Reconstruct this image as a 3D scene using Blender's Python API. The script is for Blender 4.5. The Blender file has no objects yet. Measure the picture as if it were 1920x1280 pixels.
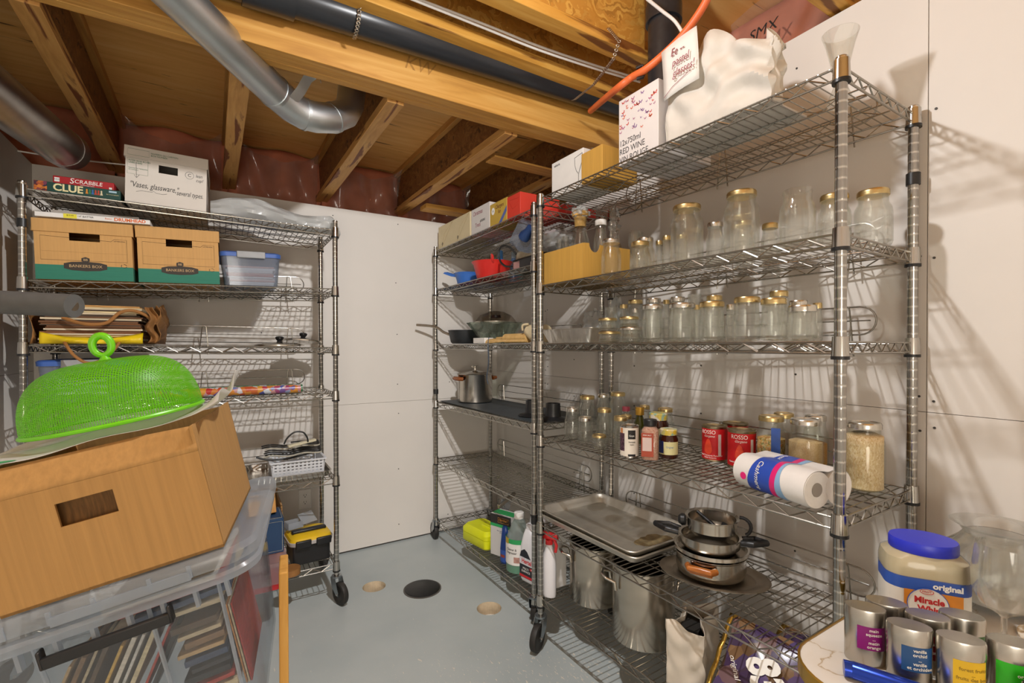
import bpy, bmesh, math, random
from mathutils import Matrix, Vector, Euler
random.seed(7)
S = bpy.context.scene
COL = S.collection
R = math.radians

# ---------------------------------------------------------------- camera, world, lights, exposure
cd = bpy.data.cameras.new('camera'); cam = bpy.data.objects.new('camera', cd); COL.objects.link(cam)
cd.sensor_width = 36.0; cd.lens = 36.0 * 901.3 / 1920; cd.shift_y = 16.63 / 1920; cd.clip_start = .02
rt, up, fw = Vector((.84879, -.52873, -.00134)), Vector((.00565, .00654, .99996)), Vector((.5287, .84877, -.00854))
m = Matrix((rt, up, -fw)).transposed().to_4x4(); m.translation = Vector((0, 0, 1.3378)); cam.matrix_world = m
S.camera = cam
S.view_settings.view_transform = 'Standard'; S.view_settings.look = 'None'; S.view_settings.gamma = 1
S.view_settings.use_curve_mapping = False; S.view_settings.exposure = -0.2
S.cycles.transparent_max_bounces = 64; S.cycles.max_bounces = 12; S.cycles.use_denoising = True
S.cycles.caustics_reflective = False; S.cycles.caustics_refractive = False
w = bpy.data.worlds.new('world'); S.world = w; w.use_nodes = True
_w = w.node_tree; _c = _w.nodes.new('ShaderNodeTexCoord'); _o = _w.nodes.new('ShaderNodeTexNoise'); _o.inputs['Scale'].default_value = 3.6; _o.inputs['Detail'].default_value = 1
_r = _w.nodes.new('ShaderNodeValToRGB'); _r.color_ramp.elements[0].position = .42; _r.color_ramp.elements[0].color = (.10, .07, .045, 1); _r.color_ramp.elements[1].position = .60; _r.color_ramp.elements[1].color = (1, .85, .66, 1)
_w.links.new(_c.outputs['Generated'], _o.inputs['Vector']); _w.links.new(_o.outputs[0], _r.inputs[0]); _w.links.new(_r.outputs[0], _w.nodes['Background'].inputs[0])
w.node_tree.nodes['Background'].inputs[1].default_value = .4
ld = bpy.data.lights.new('bulb', 'POINT'); ld.energy = 10.5; ld.color = (1.0, 1.0, 1.01); ld.shadow_soft_size = .028
ld.use_nodes = True; _n = ld.node_tree; _f = _n.nodes.new('ShaderNodeLightFalloff'); _f.inputs[0].default_value = 1
_a = _n.nodes.new('ShaderNodeMath'); _a.operation = 'ADD'; _n.links.new(_f.outputs['Linear'], _a.inputs[0]); _b = _n.nodes.new('ShaderNodeMath'); _b.operation = 'MULTIPLY'; _b.inputs[1].default_value = 2; _n.links.new(_f.outputs['Constant'], _b.inputs[0]); _n.links.new(_b.outputs[0], _a.inputs[1]); _n.links.new(_a.outputs[0], _n.nodes['Emission'].inputs['Strength'])
lo = bpy.data.objects.new('bulb', ld); lo.location = (.55, .93, 2.345); COL.objects.link(lo)

l2 = bpy.data.lights.new('fill_light', 'POINT'); l2.energy = 23; l2.color = (1.0, .92, .80); l2.shadow_soft_size = .42; l2.use_nodes = True  # added soft fill behind the camera to lift the shaded areas, no fixture
_n = l2.node_tree; _f = _n.nodes.new('ShaderNodeLightFalloff'); _f.inputs[0].default_value = 1; _n.links.new(_f.outputs['Linear'], _n.nodes['Emission'].inputs['Strength'])
lo = bpy.data.objects.new('fill_light', l2); lo.location = (-.45, -1.15, 1.05); COL.objects.link(lo)

# ---------------------------------------------------------------- materials
def lin(h):
    h = h.lstrip('#'); c = [int(h[i:i+2], 16) / 255 for i in (0, 2, 4)]
    return tuple(x / 12.92 if x <= .04045 else ((x + .055) / 1.055) ** 2.4 for x in c) + (1,)
MATS = {}
def nodes(name):
    m = bpy.data.materials.new(name); m.use_nodes = True; nt = m.node_tree
    return m, nt, nt.nodes['Principled BSDF']
def ramp(nt, src, stops):
    r = nt.nodes.new('ShaderNodeValToRGB'); e = r.color_ramp.elements
    while len(e) < len(stops): e.new(.5)
    for k, (p, c) in enumerate(stops): e[k].position = p; e[k].color = c
    nt.links.new(src, r.inputs[0]); return r.outputs[0]
def coords(nt, sc=(1, 1, 1)):
    t = nt.nodes.new('ShaderNodeTexCoord'); mp = nt.nodes.new('ShaderNodeMapping')
    mp.inputs['Scale'].default_value = sc; nt.links.new(t.outputs['Object'], mp.inputs[0]); return mp.outputs[0]
def noise(nt, sc, scale, detail=3, dist=0):
    n = nt.nodes.new('ShaderNodeTexNoise'); n.inputs['Scale'].default_value = scale
    n.inputs['Detail'].default_value = detail; n.inputs['Distortion'].default_value = dist
    nt.links.new(coords(nt, sc), n.inputs['Vector']); return n.outputs[0]
def sh(c, f): return tuple(min(1, x * f) for x in c[:3]) + (1,)
def pm(name, hx, rough=.5, metal=0, var=.08, scale=12, st=(1, 1, 1), bump=0, spec=.5, coat=0, alpha=1, detail=3):
    """plain procedural material: two tones of one colour mixed by noise"""
    if name in MATS: return MATS[name]
    m, nt, b = nodes(name); c = lin(hx)
    b.inputs['Roughness'].default_value = rough; b.inputs['Metallic'].default_value = metal
    b.inputs['Specular IOR Level'].default_value = spec; b.inputs['Coat Weight'].default_value = coat
    n = noise(nt, st, scale, detail)
    nt.links.new(ramp(nt, n, [(.3, sh(c, 1 - var)), (.7, sh(c, 1 + var))]), b.inputs['Base Color'])
    if bump:
        bp = nt.nodes.new('ShaderNodeBump'); bp.inputs['Strength'].default_value = bump; bp.inputs['Distance'].default_value = .01
        nt.links.new(n, bp.inputs['Height']); nt.links.new(bp.outputs[0], b.inputs['Normal'])
    MATS[name] = m; return m
def wood(name, dark, mid, light, st, scale=3.0, stain=None, rough=.6):
    m, nt, b = nodes(name); b.inputs['Roughness'].default_value = rough
    n = noise(nt, st, scale, 6, 1.2)
    c = ramp(nt, n, [(.25, lin(dark)), (.5, lin(mid)), (.75, lin(light))])
    if stain:
        n2 = noise(nt, (st[0] * .35, st[1] * .35, st[2] * .35), stain[1], 8, .6)
        f = ramp(nt, n2, [(stain[2], (0, 0, 0, 1)), (stain[2] + .05, (1, 1, 1, 1))])
        mx = nt.nodes.new('ShaderNodeMix'); mx.data_type = 'RGBA'
        nt.links.new(f, mx.inputs['Factor']); nt.links.new(c, mx.inputs['A']); mx.inputs['B'].default_value = lin(stain[0]); c = mx.outputs['Result']
    nt.links.new(c, b.inputs['Base Color'])
    bp = nt.nodes.new('ShaderNodeBump'); bp.inputs['Strength'].default_value = .15; bp.inputs['Distance'].default_value = .004
    nt.links.new(n, bp.inputs['Height']); nt.links.new(bp.outputs[0], b.inputs['Normal'])
    MATS[name] = m; return m
def osb(name, cols, scale=26, st=(1, 1, 1)):
    m, nt, b = nodes(name); b.inputs['Roughness'].default_value = .65
    v = nt.nodes.new('ShaderNodeTexVoronoi'); v.inputs['Scale'].default_value = scale; v.inputs['Randomness'].default_value = 1
    n = noise(nt, (1, 1, 1), 6, 5)
    ad = nt.nodes.new('ShaderNodeVectorMath'); ad.operation = 'ADD'
    nt.links.new(coords(nt, st), ad.inputs[0]); nt.links.new(n, ad.inputs[1]); nt.links.new(ad.outputs[0], v.inputs['Vector'])
    sp = nt.nodes.new('ShaderNodeSeparateColor'); nt.links.new(v.outputs['Color'], sp.inputs[0])
    c = ramp(nt, sp.outputs[0], [(k / (len(cols) - 1), lin(x)) for k, x in enumerate(cols)])
    nt.links.new(c, b.inputs['Base Color']); MATS[name] = m; return m
def clear(name, tint='#fdfefc', amount=.25, rough=.012, milk=0, milkcol='#ffffff', face=.9, real=0):
    """thin see-through shell: light passes straight through, edges and highlights reflect; milk adds a cloudy body"""
    m, nt, b = nodes(name); nt.nodes.remove(b); out = nt.nodes['Material Output']
    tr = nt.nodes.new('ShaderNodeBsdfTransparent'); tr.inputs[0].default_value = lin(tint)
    l2 = nt.nodes.new('ShaderNodeLayerWeight'); l2.inputs[0].default_value = .3; tc = lin(tint)
    nt.links.new(ramp(nt, l2.outputs['Facing'], [(0, tc), (.72, sh(tc, .97)), (1, (tc[0]*.42, tc[1]*.45, tc[2]*.40, 1))]), tr.inputs[0])
    gl = nt.nodes.new('ShaderNodeBsdfGlossy'); gl.inputs['Roughness'].default_value = rough; gl.inputs[0].default_value = (face, face, face, 1)
    lw = nt.nodes.new('ShaderNodeLayerWeight'); lw.inputs[0].default_value = amount
    f = ramp(nt, lw.outputs['Facing'], [(0, (.025, .025, .025, 1)), (.6, (.07, .07, .07, 1)), (.85, (.22, .22, .22, 1)), (1, (.7, .7, .7, 1))])
    bp = nt.nodes.new('ShaderNodeBump'); bp.inputs['Strength'].default_value = .12; bp.inputs['Distance'].default_value = .004
    nt.links.new(noise(nt, (1, 1, .5), 45, 2), bp.inputs['Height']); nt.links.new(bp.outputs[0], gl.inputs['Normal'])
    src = tr.outputs[0]
    if milk:
        df = nt.nodes.new('ShaderNodeBsdfDiffuse'); df.inputs[0].default_value = lin(milkcol)
        tl = nt.nodes.new('ShaderNodeBsdfTranslucent'); tl.inputs[0].default_value = lin(milkcol)
        a = nt.nodes.new('ShaderNodeMixShader'); nt.links.new(df.outputs[0], a.inputs[1]); nt.links.new(tl.outputs[0], a.inputs[2])
        k = nt.nodes.new('ShaderNodeMixShader'); k.inputs[0].default_value = milk
        nt.links.new(src, k.inputs[1]); nt.links.new(a.outputs[0], k.inputs[2]); src = k.outputs[0]
    if real:
        gs = nt.nodes.new('ShaderNodeBsdfGlass'); gs.inputs['IOR'].default_value = 1.46; gs.inputs['Roughness'].default_value = 0
        k = nt.nodes.new('ShaderNodeMixShader'); k.inputs[0].default_value = real; nt.links.new(src, k.inputs[1]); nt.links.new(gs.outputs[0], k.inputs[2]); src = k.outputs[0]
    mx = nt.nodes.new('ShaderNodeMixShader'); nt.links.new(f, mx.inputs[0]); nt.links.new(src, mx.inputs[1]); nt.links.new(gl.outputs[0], mx.inputs[2])
    nt.links.new(mx.outputs[0], out.inputs[0]); MATS[name] = m; return m
def speckle(name, cols, scale=220, rough=.6, st=(1, 1, 1)):
    m, nt, b = nodes(name); b.inputs['Roughness'].default_value = rough
    v = nt.nodes.new('ShaderNodeTexVoronoi'); v.inputs['Scale'].default_value = scale; nt.links.new(coords(nt, st), v.inputs['Vector'])
    sp = nt.nodes.new('ShaderNodeSeparateColor'); nt.links.new(v.outputs['Color'], sp.inputs[0])
    nt.links.new(ramp(nt, sp.outputs[0], [(k / max(1, len(cols) - 1), lin(x)) for k, x in enumerate(cols)]), b.inputs['Base Color'])
    MATS[name] = m; return m

CHROME = pm('chrome', '#b9b6b0', .16, 1, .05, 9)
WIRE = pm('chrome_wire', '#a5a199', .27, 1, .06, 9)
STEEL = pm('brushed_steel', '#c2bcb2', .2, 1, .08, 5, (1, 1, 6))
STEELD = pm('dull_steel', '#b3a898', .36, 1, .16, 14)
ALU = pm('sheet_pan_aluminium', '#e0dbd0', .5, 1, .14, 9)
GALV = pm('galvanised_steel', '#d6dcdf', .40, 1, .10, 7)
BLACK = pm('black_plastic', '#1c1c1d', .4, 0, .1)
RUBBER = pm('black_rubber', '#26231f', .6, 0, .15)
ABS = pm('black_pipe', '#26282c', .3, 0, .2, 18, (.3, 3, 3))
BAND_G = pm('gold_lid', '#cfb985', .3, 1, .08)
BAND_S = pm('silver_lid', '#cfcbc2', .24, 1, .06)
GLASS = clear('clear_glass', real=.26)
GLASSP = clear('jar_glass_plain')
GLASS2 = clear('crystal_glass', '#f4f6f4', .4, real=.55)
GREENG = clear('greenish_glass', '#e3ece4', .35, real=.3)
CLEARP = clear('clear_plastic', '#eef0f2', .3, .12, .10, '#dfe6f0')
MILKP = clear('cloudy_plastic', '#e8ecf0', .3, .22, .42, '#e6ebf2')
FILM = clear('plastic_film', '#f2f0ee', .45, .1, .10, '#ffffff')
BAGW = clear('white_bag_film', '#f4f4f2', .4, .25, .94, '#f4f3ef')
WRAPF = clear('bubble_wrap_film', '#f0f2f2', .5, .2, .80, '#f2f4f3')
CARD = pm('brown_cardboard', '#bd915c', .75, 0, .10, 5, (30, 30, 1), .06)
CARDY = pm('yellow_cardboard', '#c99a45', .75, 0, .06, 5, (30, 30, 1), .03)
CARDB = pm('kraft_cardboard', '#c8995c', .75, 0, .05, 6, (24, 24, 1), .03)
CARDW = pm('white_cardboard', '#d8cfc4', .7, 0, .04, 6)
PAPER = pm('white_paper', '#e9e5df', .8, 0, .03, 20)
INK = pm('black_ink', '#1d1b1a', .6, 0, .05)
PINKINK = pm('red_pen_ink', '#9a5a64', .6, 0, .05)
GREENINK = pm('green_ink', '#2f6a45', .6, 0, .05)
WHITEINK = pm('white_ink', '#f3f0e8', .6, 0, .03)
ORANGEINK = pm('orange_ink', '#dd6a2a', .6, 0, .03)

# ---------------------------------------------------------------- mesh building
class MB:
    def __init__(s): s.v = []; s.f = []; s.m = []
    def add(s, vs, fs, mi=0, M=None):
        k = len(s.v); s.v += [tuple(M @ Vector(p)) if M else tuple(p) for p in vs]
        s.f += [tuple(i + k for i in f) for f in fs]; s.m += [mi] * len(fs); return s
    def box(s, c, d, mi=0, rot=None, taper=1):
        x, y, z = d[0] / 2, d[1] / 2, d[2] / 2; t = taper
        M = Matrix.Translation(c) @ (Euler(rot).to_matrix().to_4x4() if rot else Matrix())
        vs = [(-x*t, -y*t, -z), (x*t, -y*t, -z), (x*t, y*t, -z), (-x*t, y*t, -z), (-x, -y, z), (x, -y, z), (x, y, z), (-x, y, z)]
        return s.add(vs, [(0, 3, 2, 1), (4, 5, 6, 7), (0, 1, 5, 4), (1, 2, 6, 5), (2, 3, 7, 6), (3, 0, 4, 7)], mi, M)
    def bx(s, a, b, mi=0):   # box from min to max corner
        return s.box([(a[i] + b[i]) / 2 for i in range(3)], [b[i] - a[i] for i in range(3)], mi)
    def tube(s, pts, r, n=6, mi=0, closed=False, sc=None):
        P = [Vector(p) for p in pts]; L = len(P); vs = []; fs = []; prev = None
        for i in range(L):
            if closed: t = P[(i + 1) % L] - P[i - 1]
            else: t = P[min(i + 1, L - 1)] - P[max(i - 1, 0)]
            t = t.normalized() if t.length > 1e-9 else Vector((0, 0, 1))
            if prev is None: a = t.orthogonal().normalized()
            else:
                a = prev - t * prev.dot(t); a = a.normalized() if a.length > 1e-6 else t.orthogonal().normalized()
            prev = a; b = t.cross(a); rr = r[i] if isinstance(r, (list, tuple)) else r
            ax, bx = sc or (1, 1)
            for k in range(n):
                q = 2 * math.pi * k / n; vs.append(P[i] + a * (rr * ax * math.cos(q)) + b * (rr * bx * math.sin(q)))
        for i in range(L if closed else L - 1):
            j = (i + 1) % L
            for k in range(n): fs.append((i*n + k, i*n + (k+1) % n, j*n + (k+1) % n, j*n + k))
        if not closed: fs += [tuple(range(n - 1, -1, -1)), tuple((L-1)*n + k for k in range(n))]
        return s.add(vs, fs, mi)
    def lathe(s, prof, n=24, mi=0, M=None, sx=1, sy=1, power=2):
        vs = []; fs = []; L = len(prof)
        for (r, z) in prof:
            for k in range(n):
                q = 2 * math.pi * k / n; c, d = math.cos(q), math.sin(q)
                if power != 2:
                    g = (abs(c)**power + abs(d)**power) ** (-1 / power); c *= g; d *= g
                vs.append((r * c * sx, r * d * sy, z))
        for i in range(L - 1):
            for k in range(n): fs.append((i*n + k, i*n + (k+1) % n, (i+1)*n + (k+1) % n, (i+1)*n + k))
        if prof[0][0] > 1e-6: fs.append(tuple(range(n - 1, -1, -1)))
        if prof[-1][0] > 1e-6: fs.append(tuple((L-1)*n + k for k in range(n)))
        return s.add(vs, fs, mi, M)
    def prism(s, pts, z0, z1, mi=0, M=None):
        n = len(pts); vs = [(x, y, z0) for x, y in pts] + [(x, y, z1) for x, y in pts]
        return s.add(vs, [tuple(range(n - 1, -1, -1)), tuple(range(n, 2*n))] + [(i, (i+1) % n, n + (i+1) % n, n + i) for i in range(n)], mi, M)
    def grid(s, fn, nu, nv, mi=0):
        vs = [fn(i / nu, j / nv) for i in range(nu + 1) for j in range(nv + 1)]
        return s.add(vs, [(i*(nv+1) + j, (i+1)*(nv+1) + j, (i+1)*(nv+1) + j + 1, i*(nv+1) + j + 1) for i in range(nu) for j in range(nv)], mi)
    def holed(s, x0, x1, z0, z1, hole, y0, y1, mi=0):   # upright panel with one opening
        a, b, c, d = hole
        for (p, q, u, v) in ((x0, x1, z0, c), (x0, x1, d, z1), (x0, a, c, d), (b, x1, c, d)):
            if q - p > 1e-5 and v - u > 1e-5: s.bx((p, y0, u), (q, y1, v), mi)
        return s
    def build(s, name, mats, parent=None, loc=None, rot=None, bev=0, ang=38, thick=0, sub=0):
        me = bpy.data.meshes.new(name); me.from_pydata(s.v, [], s.f)
        for mt in (mats if isinstance(mats, (list, tuple)) else [mats]): me.materials.append(mt)
        me.polygons.foreach_set('material_index', s.m)
        me.polygons.foreach_set('use_smooth', [True] * len(s.f))
        bm = bmesh.new(); bm.from_mesh(me); bmesh.ops.remove_doubles(bm, verts=bm.verts, dist=1e-6)
        bmesh.ops.recalc_face_normals(bm, faces=bm.faces); bm.to_mesh(me); bm.free()
        me.set_sharp_from_angle(angle=R(ang)); me.update()
        o = bpy.data.objects.new(name, me); COL.objects.link(o)
        if parent: o.parent = parent
        if loc: o.location = loc
        if rot: o.rotation_euler = rot
        if thick:
            k = o.modifiers.new('thickness', 'SOLIDIFY'); k.thickness = thick; k.offset = 0
        if sub:
            k = o.modifiers.new('smooth', 'SUBSURF'); k.levels = sub; k.render_levels = sub
        if bev:
            k = o.modifiers.new('edge', 'BEVEL'); k.width = bev; k.segments = 2; k.limit_method = 'ANGLE'; k.angle_limit = R(50)
        return o
def tag(o, label, cat, group=None, kind=None):
    o['label'] = label; o['category'] = cat
    if group: o['group'] = group
    if kind: o['kind'] = kind
    return o
def thing(name, label, cat, loc=(0, 0, 0), rz=0, group=None, rot=None, mat=None):
    o = bpy.data.objects.new(name, None); COL.objects.link(o); o.empty_display_size = .05
    if mat is not None: o.matrix_world = mat
    else: o.location = loc; o.rotation_euler = rot or (0, 0, rz)
    return tag(o, label, cat, group)
def struct(o): o['kind'] = 'structure'; return o
def text(par, s, size, loc, mt, rot=(90, 0, 0), align='CENTER', bend=0, sx=1, shear=0, name='lettering', bold=0):
    c = bpy.data.curves.new(name, 'FONT'); c.body = s; c.size = size; c.align_x = align; c.align_y = 'CENTER'
    c.extrude = .0002; c.shear = shear; c.offset = bold; c.resolution_u = 3
    t = bpy.data.objects.new(name, c); me = bpy.data.meshes.new_from_object(t); bpy.data.objects.remove(t)
    me.materials.clear(); me.materials.append(mt)
    for v in me.vertices:
        x, y, z = v.co; x *= sx
        if bend: a = x / bend; v.co = ((bend + z) * math.sin(a), -(bend + z) * math.cos(a), y)
        else: v.co = (x, y, z)
    o = bpy.data.objects.new(name, me); COL.objects.link(o); o.parent = par
    o.location = loc; o.rotation_euler = (0, 0, R(rot[2])) if bend else tuple(R(a) for a in rot)
    return o
def decal(par, name, pts, y, mt, th=.0004, holes=None):   # flat printed shape on a front (-y) side, pts in (x, z)
    return MB().prism(pts, 0, th, 0, Matrix.Translation((0, y, 0)) @ Matrix.Rotation(R(90), 4, 'X')).build(name, mt, par)
def shell(prof, th=.0022):   # closed thin wall from an outer outline
    return prof + [(prof[-1][0] - th, prof[-1][1])] + [(max(.001, r - th), z + (th*1.3 if z < prof[0][1] + .012 else 0)) for r, z in reversed(prof[:-1])]
def rect(x0, x1, z0, z1): return [(x0, z0), (x1, z0), (x1, z1), (x0, z1)]
def ell(cx, cz, rx, rz, n=24): return [(cx + rx * math.cos(2*math.pi*k/n), cz + rz * math.sin(2*math.pi*k/n)) for k in range(n)]
def patch(par, name, r, a0, a1, z0, z1, mt, n=14, rz=0, sx=1, sy=1):   # curved label on an upright can, angle 0 = front (-y)
    mb = MB(); A = [R(a0 + (a1 - a0) * k / n) for k in range(n + 1)]
    vs = [(r * sx * math.sin(a), -r * sy * math.cos(a), z) for a in A for z in (z0, z1)]
    mb.add(vs, [(2*k, 2*k+2, 2*k+3, 2*k+1) for k in range(n)])
    return mb.build(name, mt, par, rot=(0, 0, R(rz)))
def outline(par, name, pts, y, r, mt):
    return MB().tube([(x, y, z) for x, z in pts], r, 4, 0, True).build(name, mt, par)
def arc(c, r, a0, a1, n, plane='xz'):
    o = []
    for k in range(n + 1):
        a = R(a0 + (a1 - a0) * k / n); u, v = r * math.cos(a), r * math.sin(a)
        o.append((c[0] + u, c[1], c[2] + v) if plane == 'xz' else (c[0] + u, c[1] + v, c[2]) if plane == 'xy' else (c[0], c[1] + u, c[2] + v))
    return o
def rrect(w, d, r, n=5):   # rounded rectangle centred on the origin
    o = []
    for cx, cy, a in ((w/2 - r, d/2 - r, 0), (-w/2 + r, d/2 - r, 90), (-w/2 + r, -d/2 + r, 180), (w/2 - r, -d/2 + r, 270)):
        for k in range(n + 1): q = R(a + 90 * k / n); o.append((cx + r * math.cos(q), cy + r * math.sin(q)))
    return o
def loft(mb, rings, mi=0, cap0=True, cap1=True, M=None):
    n = len(rings[0]); vs = [p for r_ in rings for p in r_]
    fs = [(i*n + k, i*n + (k+1) % n, (i+1)*n + (k+1) % n, (i+1)*n + k) for i in range(len(rings) - 1) for k in range(n)]
    if cap0: fs.append(tuple(range(n - 1, -1, -1)))
    if cap1: fs.append(tuple((len(rings)-1)*n + k for k in range(n)))
    return mb.add(vs, fs, mi, M)
def ring(w, d, r, z, n=5, dx=0, dy=0): return [(x + dx, y + dy, z) for x, y in rrect(w, d, r, n)]
# ---------------------------------------------------------------- the room
DRY = pm('painted_drywall', '#d8d1c8', .6, 0, .02, 3)
CONC = pm('dark_gap', '#55504a', .9)
LUMX = wood('lumber_along_x', '#b27a34', '#cf9848', '#deac60', (.6, 9, 9), 3)
LUMY = wood('lumber_along_y', '#a87238', '#c6924c', '#d6a566', (9, .6, 9), 3)
LUMYS = wood('stained_lumber_along_y', '#b98646', '#d09c58', '#deb06c', (9, .8, 9), 3, ('#7a4420', 9, .535))
LUMXS = wood('stained_lumber_along_x', '#b07a30', '#cf9840', '#dcaa56', (.8, 9, 9), 3, ('#7a4a1c', 5, .60))
PLY = wood('plywood_underside', '#dca052', '#ecb468', '#f2c27a', (.7, 7, 1), 2.2, ('#5d3a18', 16, .655))
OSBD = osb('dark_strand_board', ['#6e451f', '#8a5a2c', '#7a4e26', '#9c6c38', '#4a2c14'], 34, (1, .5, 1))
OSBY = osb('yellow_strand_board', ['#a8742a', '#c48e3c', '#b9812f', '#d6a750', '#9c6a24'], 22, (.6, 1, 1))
PINK = pm('pink_insulation', '#c4795c', .95, 0, .22, 7, (1, 1, 1), .7, detail=6)
CARDSTK = MATS['brown_cardboard']

# floor slab with three round openings cut in it
m, nt, b = nodes('grey_floor_paint'); b.inputs['Roughness'].default_value = .42
c = ramp(nt, noise(nt, (1, 1, 1), 2.2, 4), [(.3, lin('#9fa6a5')), (.7, lin('#afb4b1'))])
sc = noise(nt, (5, 1.6, 1), 26, 5, .8); reg = noise(nt, (1, 1, 1), 1.1, 1)
gr = nt.nodes.new('ShaderNodeSeparateXYZ'); nt.links.new(coords(nt), gr.inputs[0])
mr = nt.nodes.new('ShaderNodeMapRange'); mr.inputs[1].default_value = 2.15; mr.inputs[2].default_value = 1.5; mr.inputs[3].default_value = 0; mr.inputs[4].default_value = .095
nt.links.new(gr.outputs[1], mr.inputs[0])
ad = nt.nodes.new('ShaderNodeMath'); ad.operation = 'ADD'; nt.links.new(sc, ad.inputs[0]); nt.links.new(mr.outputs[0], ad.inputs[1])
f = ramp(nt, ad.outputs[0], [(.70, (0, 0, 0, 1)), (.74, (1, 1, 1, 1))])
mx = nt.nodes.new('ShaderNodeMix'); mx.data_type = 'RGBA'; nt.links.new(f, mx.inputs['Factor']); nt.links.new(c, mx.inputs['A'])
mx.inputs['B'].default_value = lin('#cfc7b6'); nt.links.new(mx.outputs['Result'], b.inputs['Base Color']); FLOORM = m
CONCB = pm('bare_concrete', '#c9b79a', .9, 0, .12, 30, bump=.5)
floor = MB().bx((-1.2, -1.75, -.12), (2.3, 3.6, 0)).build('floor', [FLOORM, CONCB]); struct(floor)
HOLES = [(.757, 2.673, .064), (1.192, 2.138, .064)]
cut = []
for x, y, r in HOLES:
    k = MB(); k.lathe([(r*.93, -.07), (r*.96, -.03), (r, .02)], 30); c_ = k.build('hole_cut', CONCB, loc=(x, y, 0)); cut.append(c_)
    bo = floor.modifiers.new('hole', 'BOOLEAN'); bo.operation = 'DIFFERENCE'; bo.object = c_; bo.solver = 'EXACT'; bo.material_mode = 'TRANSFER'
dg = bpy.context.evaluated_depsgraph_get(); me = bpy.data.meshes.new_from_object(floor.evaluated_get(dg))
floor.modifiers.clear(); floor.data = me; me.polygons.foreach_set('use_smooth', [False]*len(me.polygons))
for c_ in cut: bpy.data.objects.remove(c_)
PLUG = pm('white_plug', '#d9d2c6', .5)
for (x, y, r), lb in zip(HOLES, ('pale plug at the bottom of the floor hole next to the back wall rack', 'pale plug at the bottom of the floor hole beside the corner rack')):
    tag(MB().lathe([(.01, -.069), (.05, -.069), (.05, -.052), (.012, -.052), (.012, -.045), (.001, -.045)], 24).build('drain_plug', PLUG, loc=(x, y - .012, 0)), lb, 'plug', 'plugs in the floor holes')
t = thing('drain_cover', 'round black drain cover lying on the grey floor between two holes', 'drain cover', (.975, 2.503, 0))
MB().lathe([(.001, 0), (.094, 0), (.096, .004), (.088, .009), (.001, .010)], 40).build('cover_disc', pm('black_cover', '#161616', .45, 0, .3, 30), t)
mb = MB(); mb.lathe([(.097, 0), (.103, 0), (.103, .003), (.097, .003)], 40); mb.build('rim', CONC, t)

# right wall, in its own frame: x runs from the far corner towards the camera, y into the wall
RW = Matrix.Translation((1.853, 3.2, 0)) @ Matrix.Rotation(R(-92.98), 4, 'Z')
SCREW = pm('screw_head', '#3b3733', .6)
def seamed(name, cols, rows, top, Mx, screws, y1=.0125):
    mb = MB()
    for (x0, x1), tp in zip(cols, top):
        zs = [.012] + [z for z in rows if z < tp] + [tp]
        for z0, z1 in zip(zs, zs[1:]):
            mb.bx((x0 + .0011, 0, z0 + .0008), (x1 - .0011, y1, z1 - .0008))
        mb.bx((x0, y1, .0), (x1, y1 + .01, tp), 1)
    for x, z in screws:
        mb.lathe([(.0001, 0), (.0035, 0), (.0035, .002), (.0001, .002)], 8, 2, Matrix.Translation((x, 0, z)) @ Matrix.Rotation(R(90), 4, 'X'))
    o = mb.build(name, [DRY, CONC, SCREW]); o.matrix_world = Mx; return struct(o)
scr = []
for x in (.69, .718, 2.655, 2.687):
    for z in (2.0, 1.58, 1.19, 1.10, .75, .4): scr.append((x + random.uniform(-.003, .003), z + random.uniform(-.02, .02)))
for x in (1.0, 1.5, 1.9, 2.3, 3.2):
    for z in (2.3, 1.82, 1.24, 1.06, .6): scr.append((x, z + random.uniform(-.02, .02)))
wr = seamed('wall_right', [(0, .704), (.704, 1.3511), (1.3492, 2.67), (2.67, 5.2)], [1.15], [2.2, 2.2, 2.415, 2.415], RW, scr)
scr = [(x + random.uniform(-.01, .01), z) for x in (.25, .66, 1.07, 1.45, 1.9) for z in (2.17, 1.77, 1.42, 1.08, .88, .5, .12)]
seamed('wall_back', [(-1, 1.856)], [.962], [2.222], Matrix.Translation((0, 3.2, 0)), [(x + 0, z) for x, z in scr if x < 1.85])
o = seamed('wall_left', [(0, 1.7), (1.7, 2.6)], [1.22], [2.222, 2.222], Matrix.Translation((-.735, 1.6, 0)) @ Matrix.Rotation(R(90), 4, 'Z'), [])
struct(MB().bx((-1.2, -1.74, 0), (2.2, -1.72, 2.735)).build('wall_front', DRY))
struct(MB().bx((-1.2, -1.74, 0), (-1.18, 1.6, 2.735)).build('wall_left_near', DRY)); struct(MB().bx((-1.2, 1.56, 0), (-.735, 1.6, 2.222)).build('wall_return', DRY))
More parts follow.
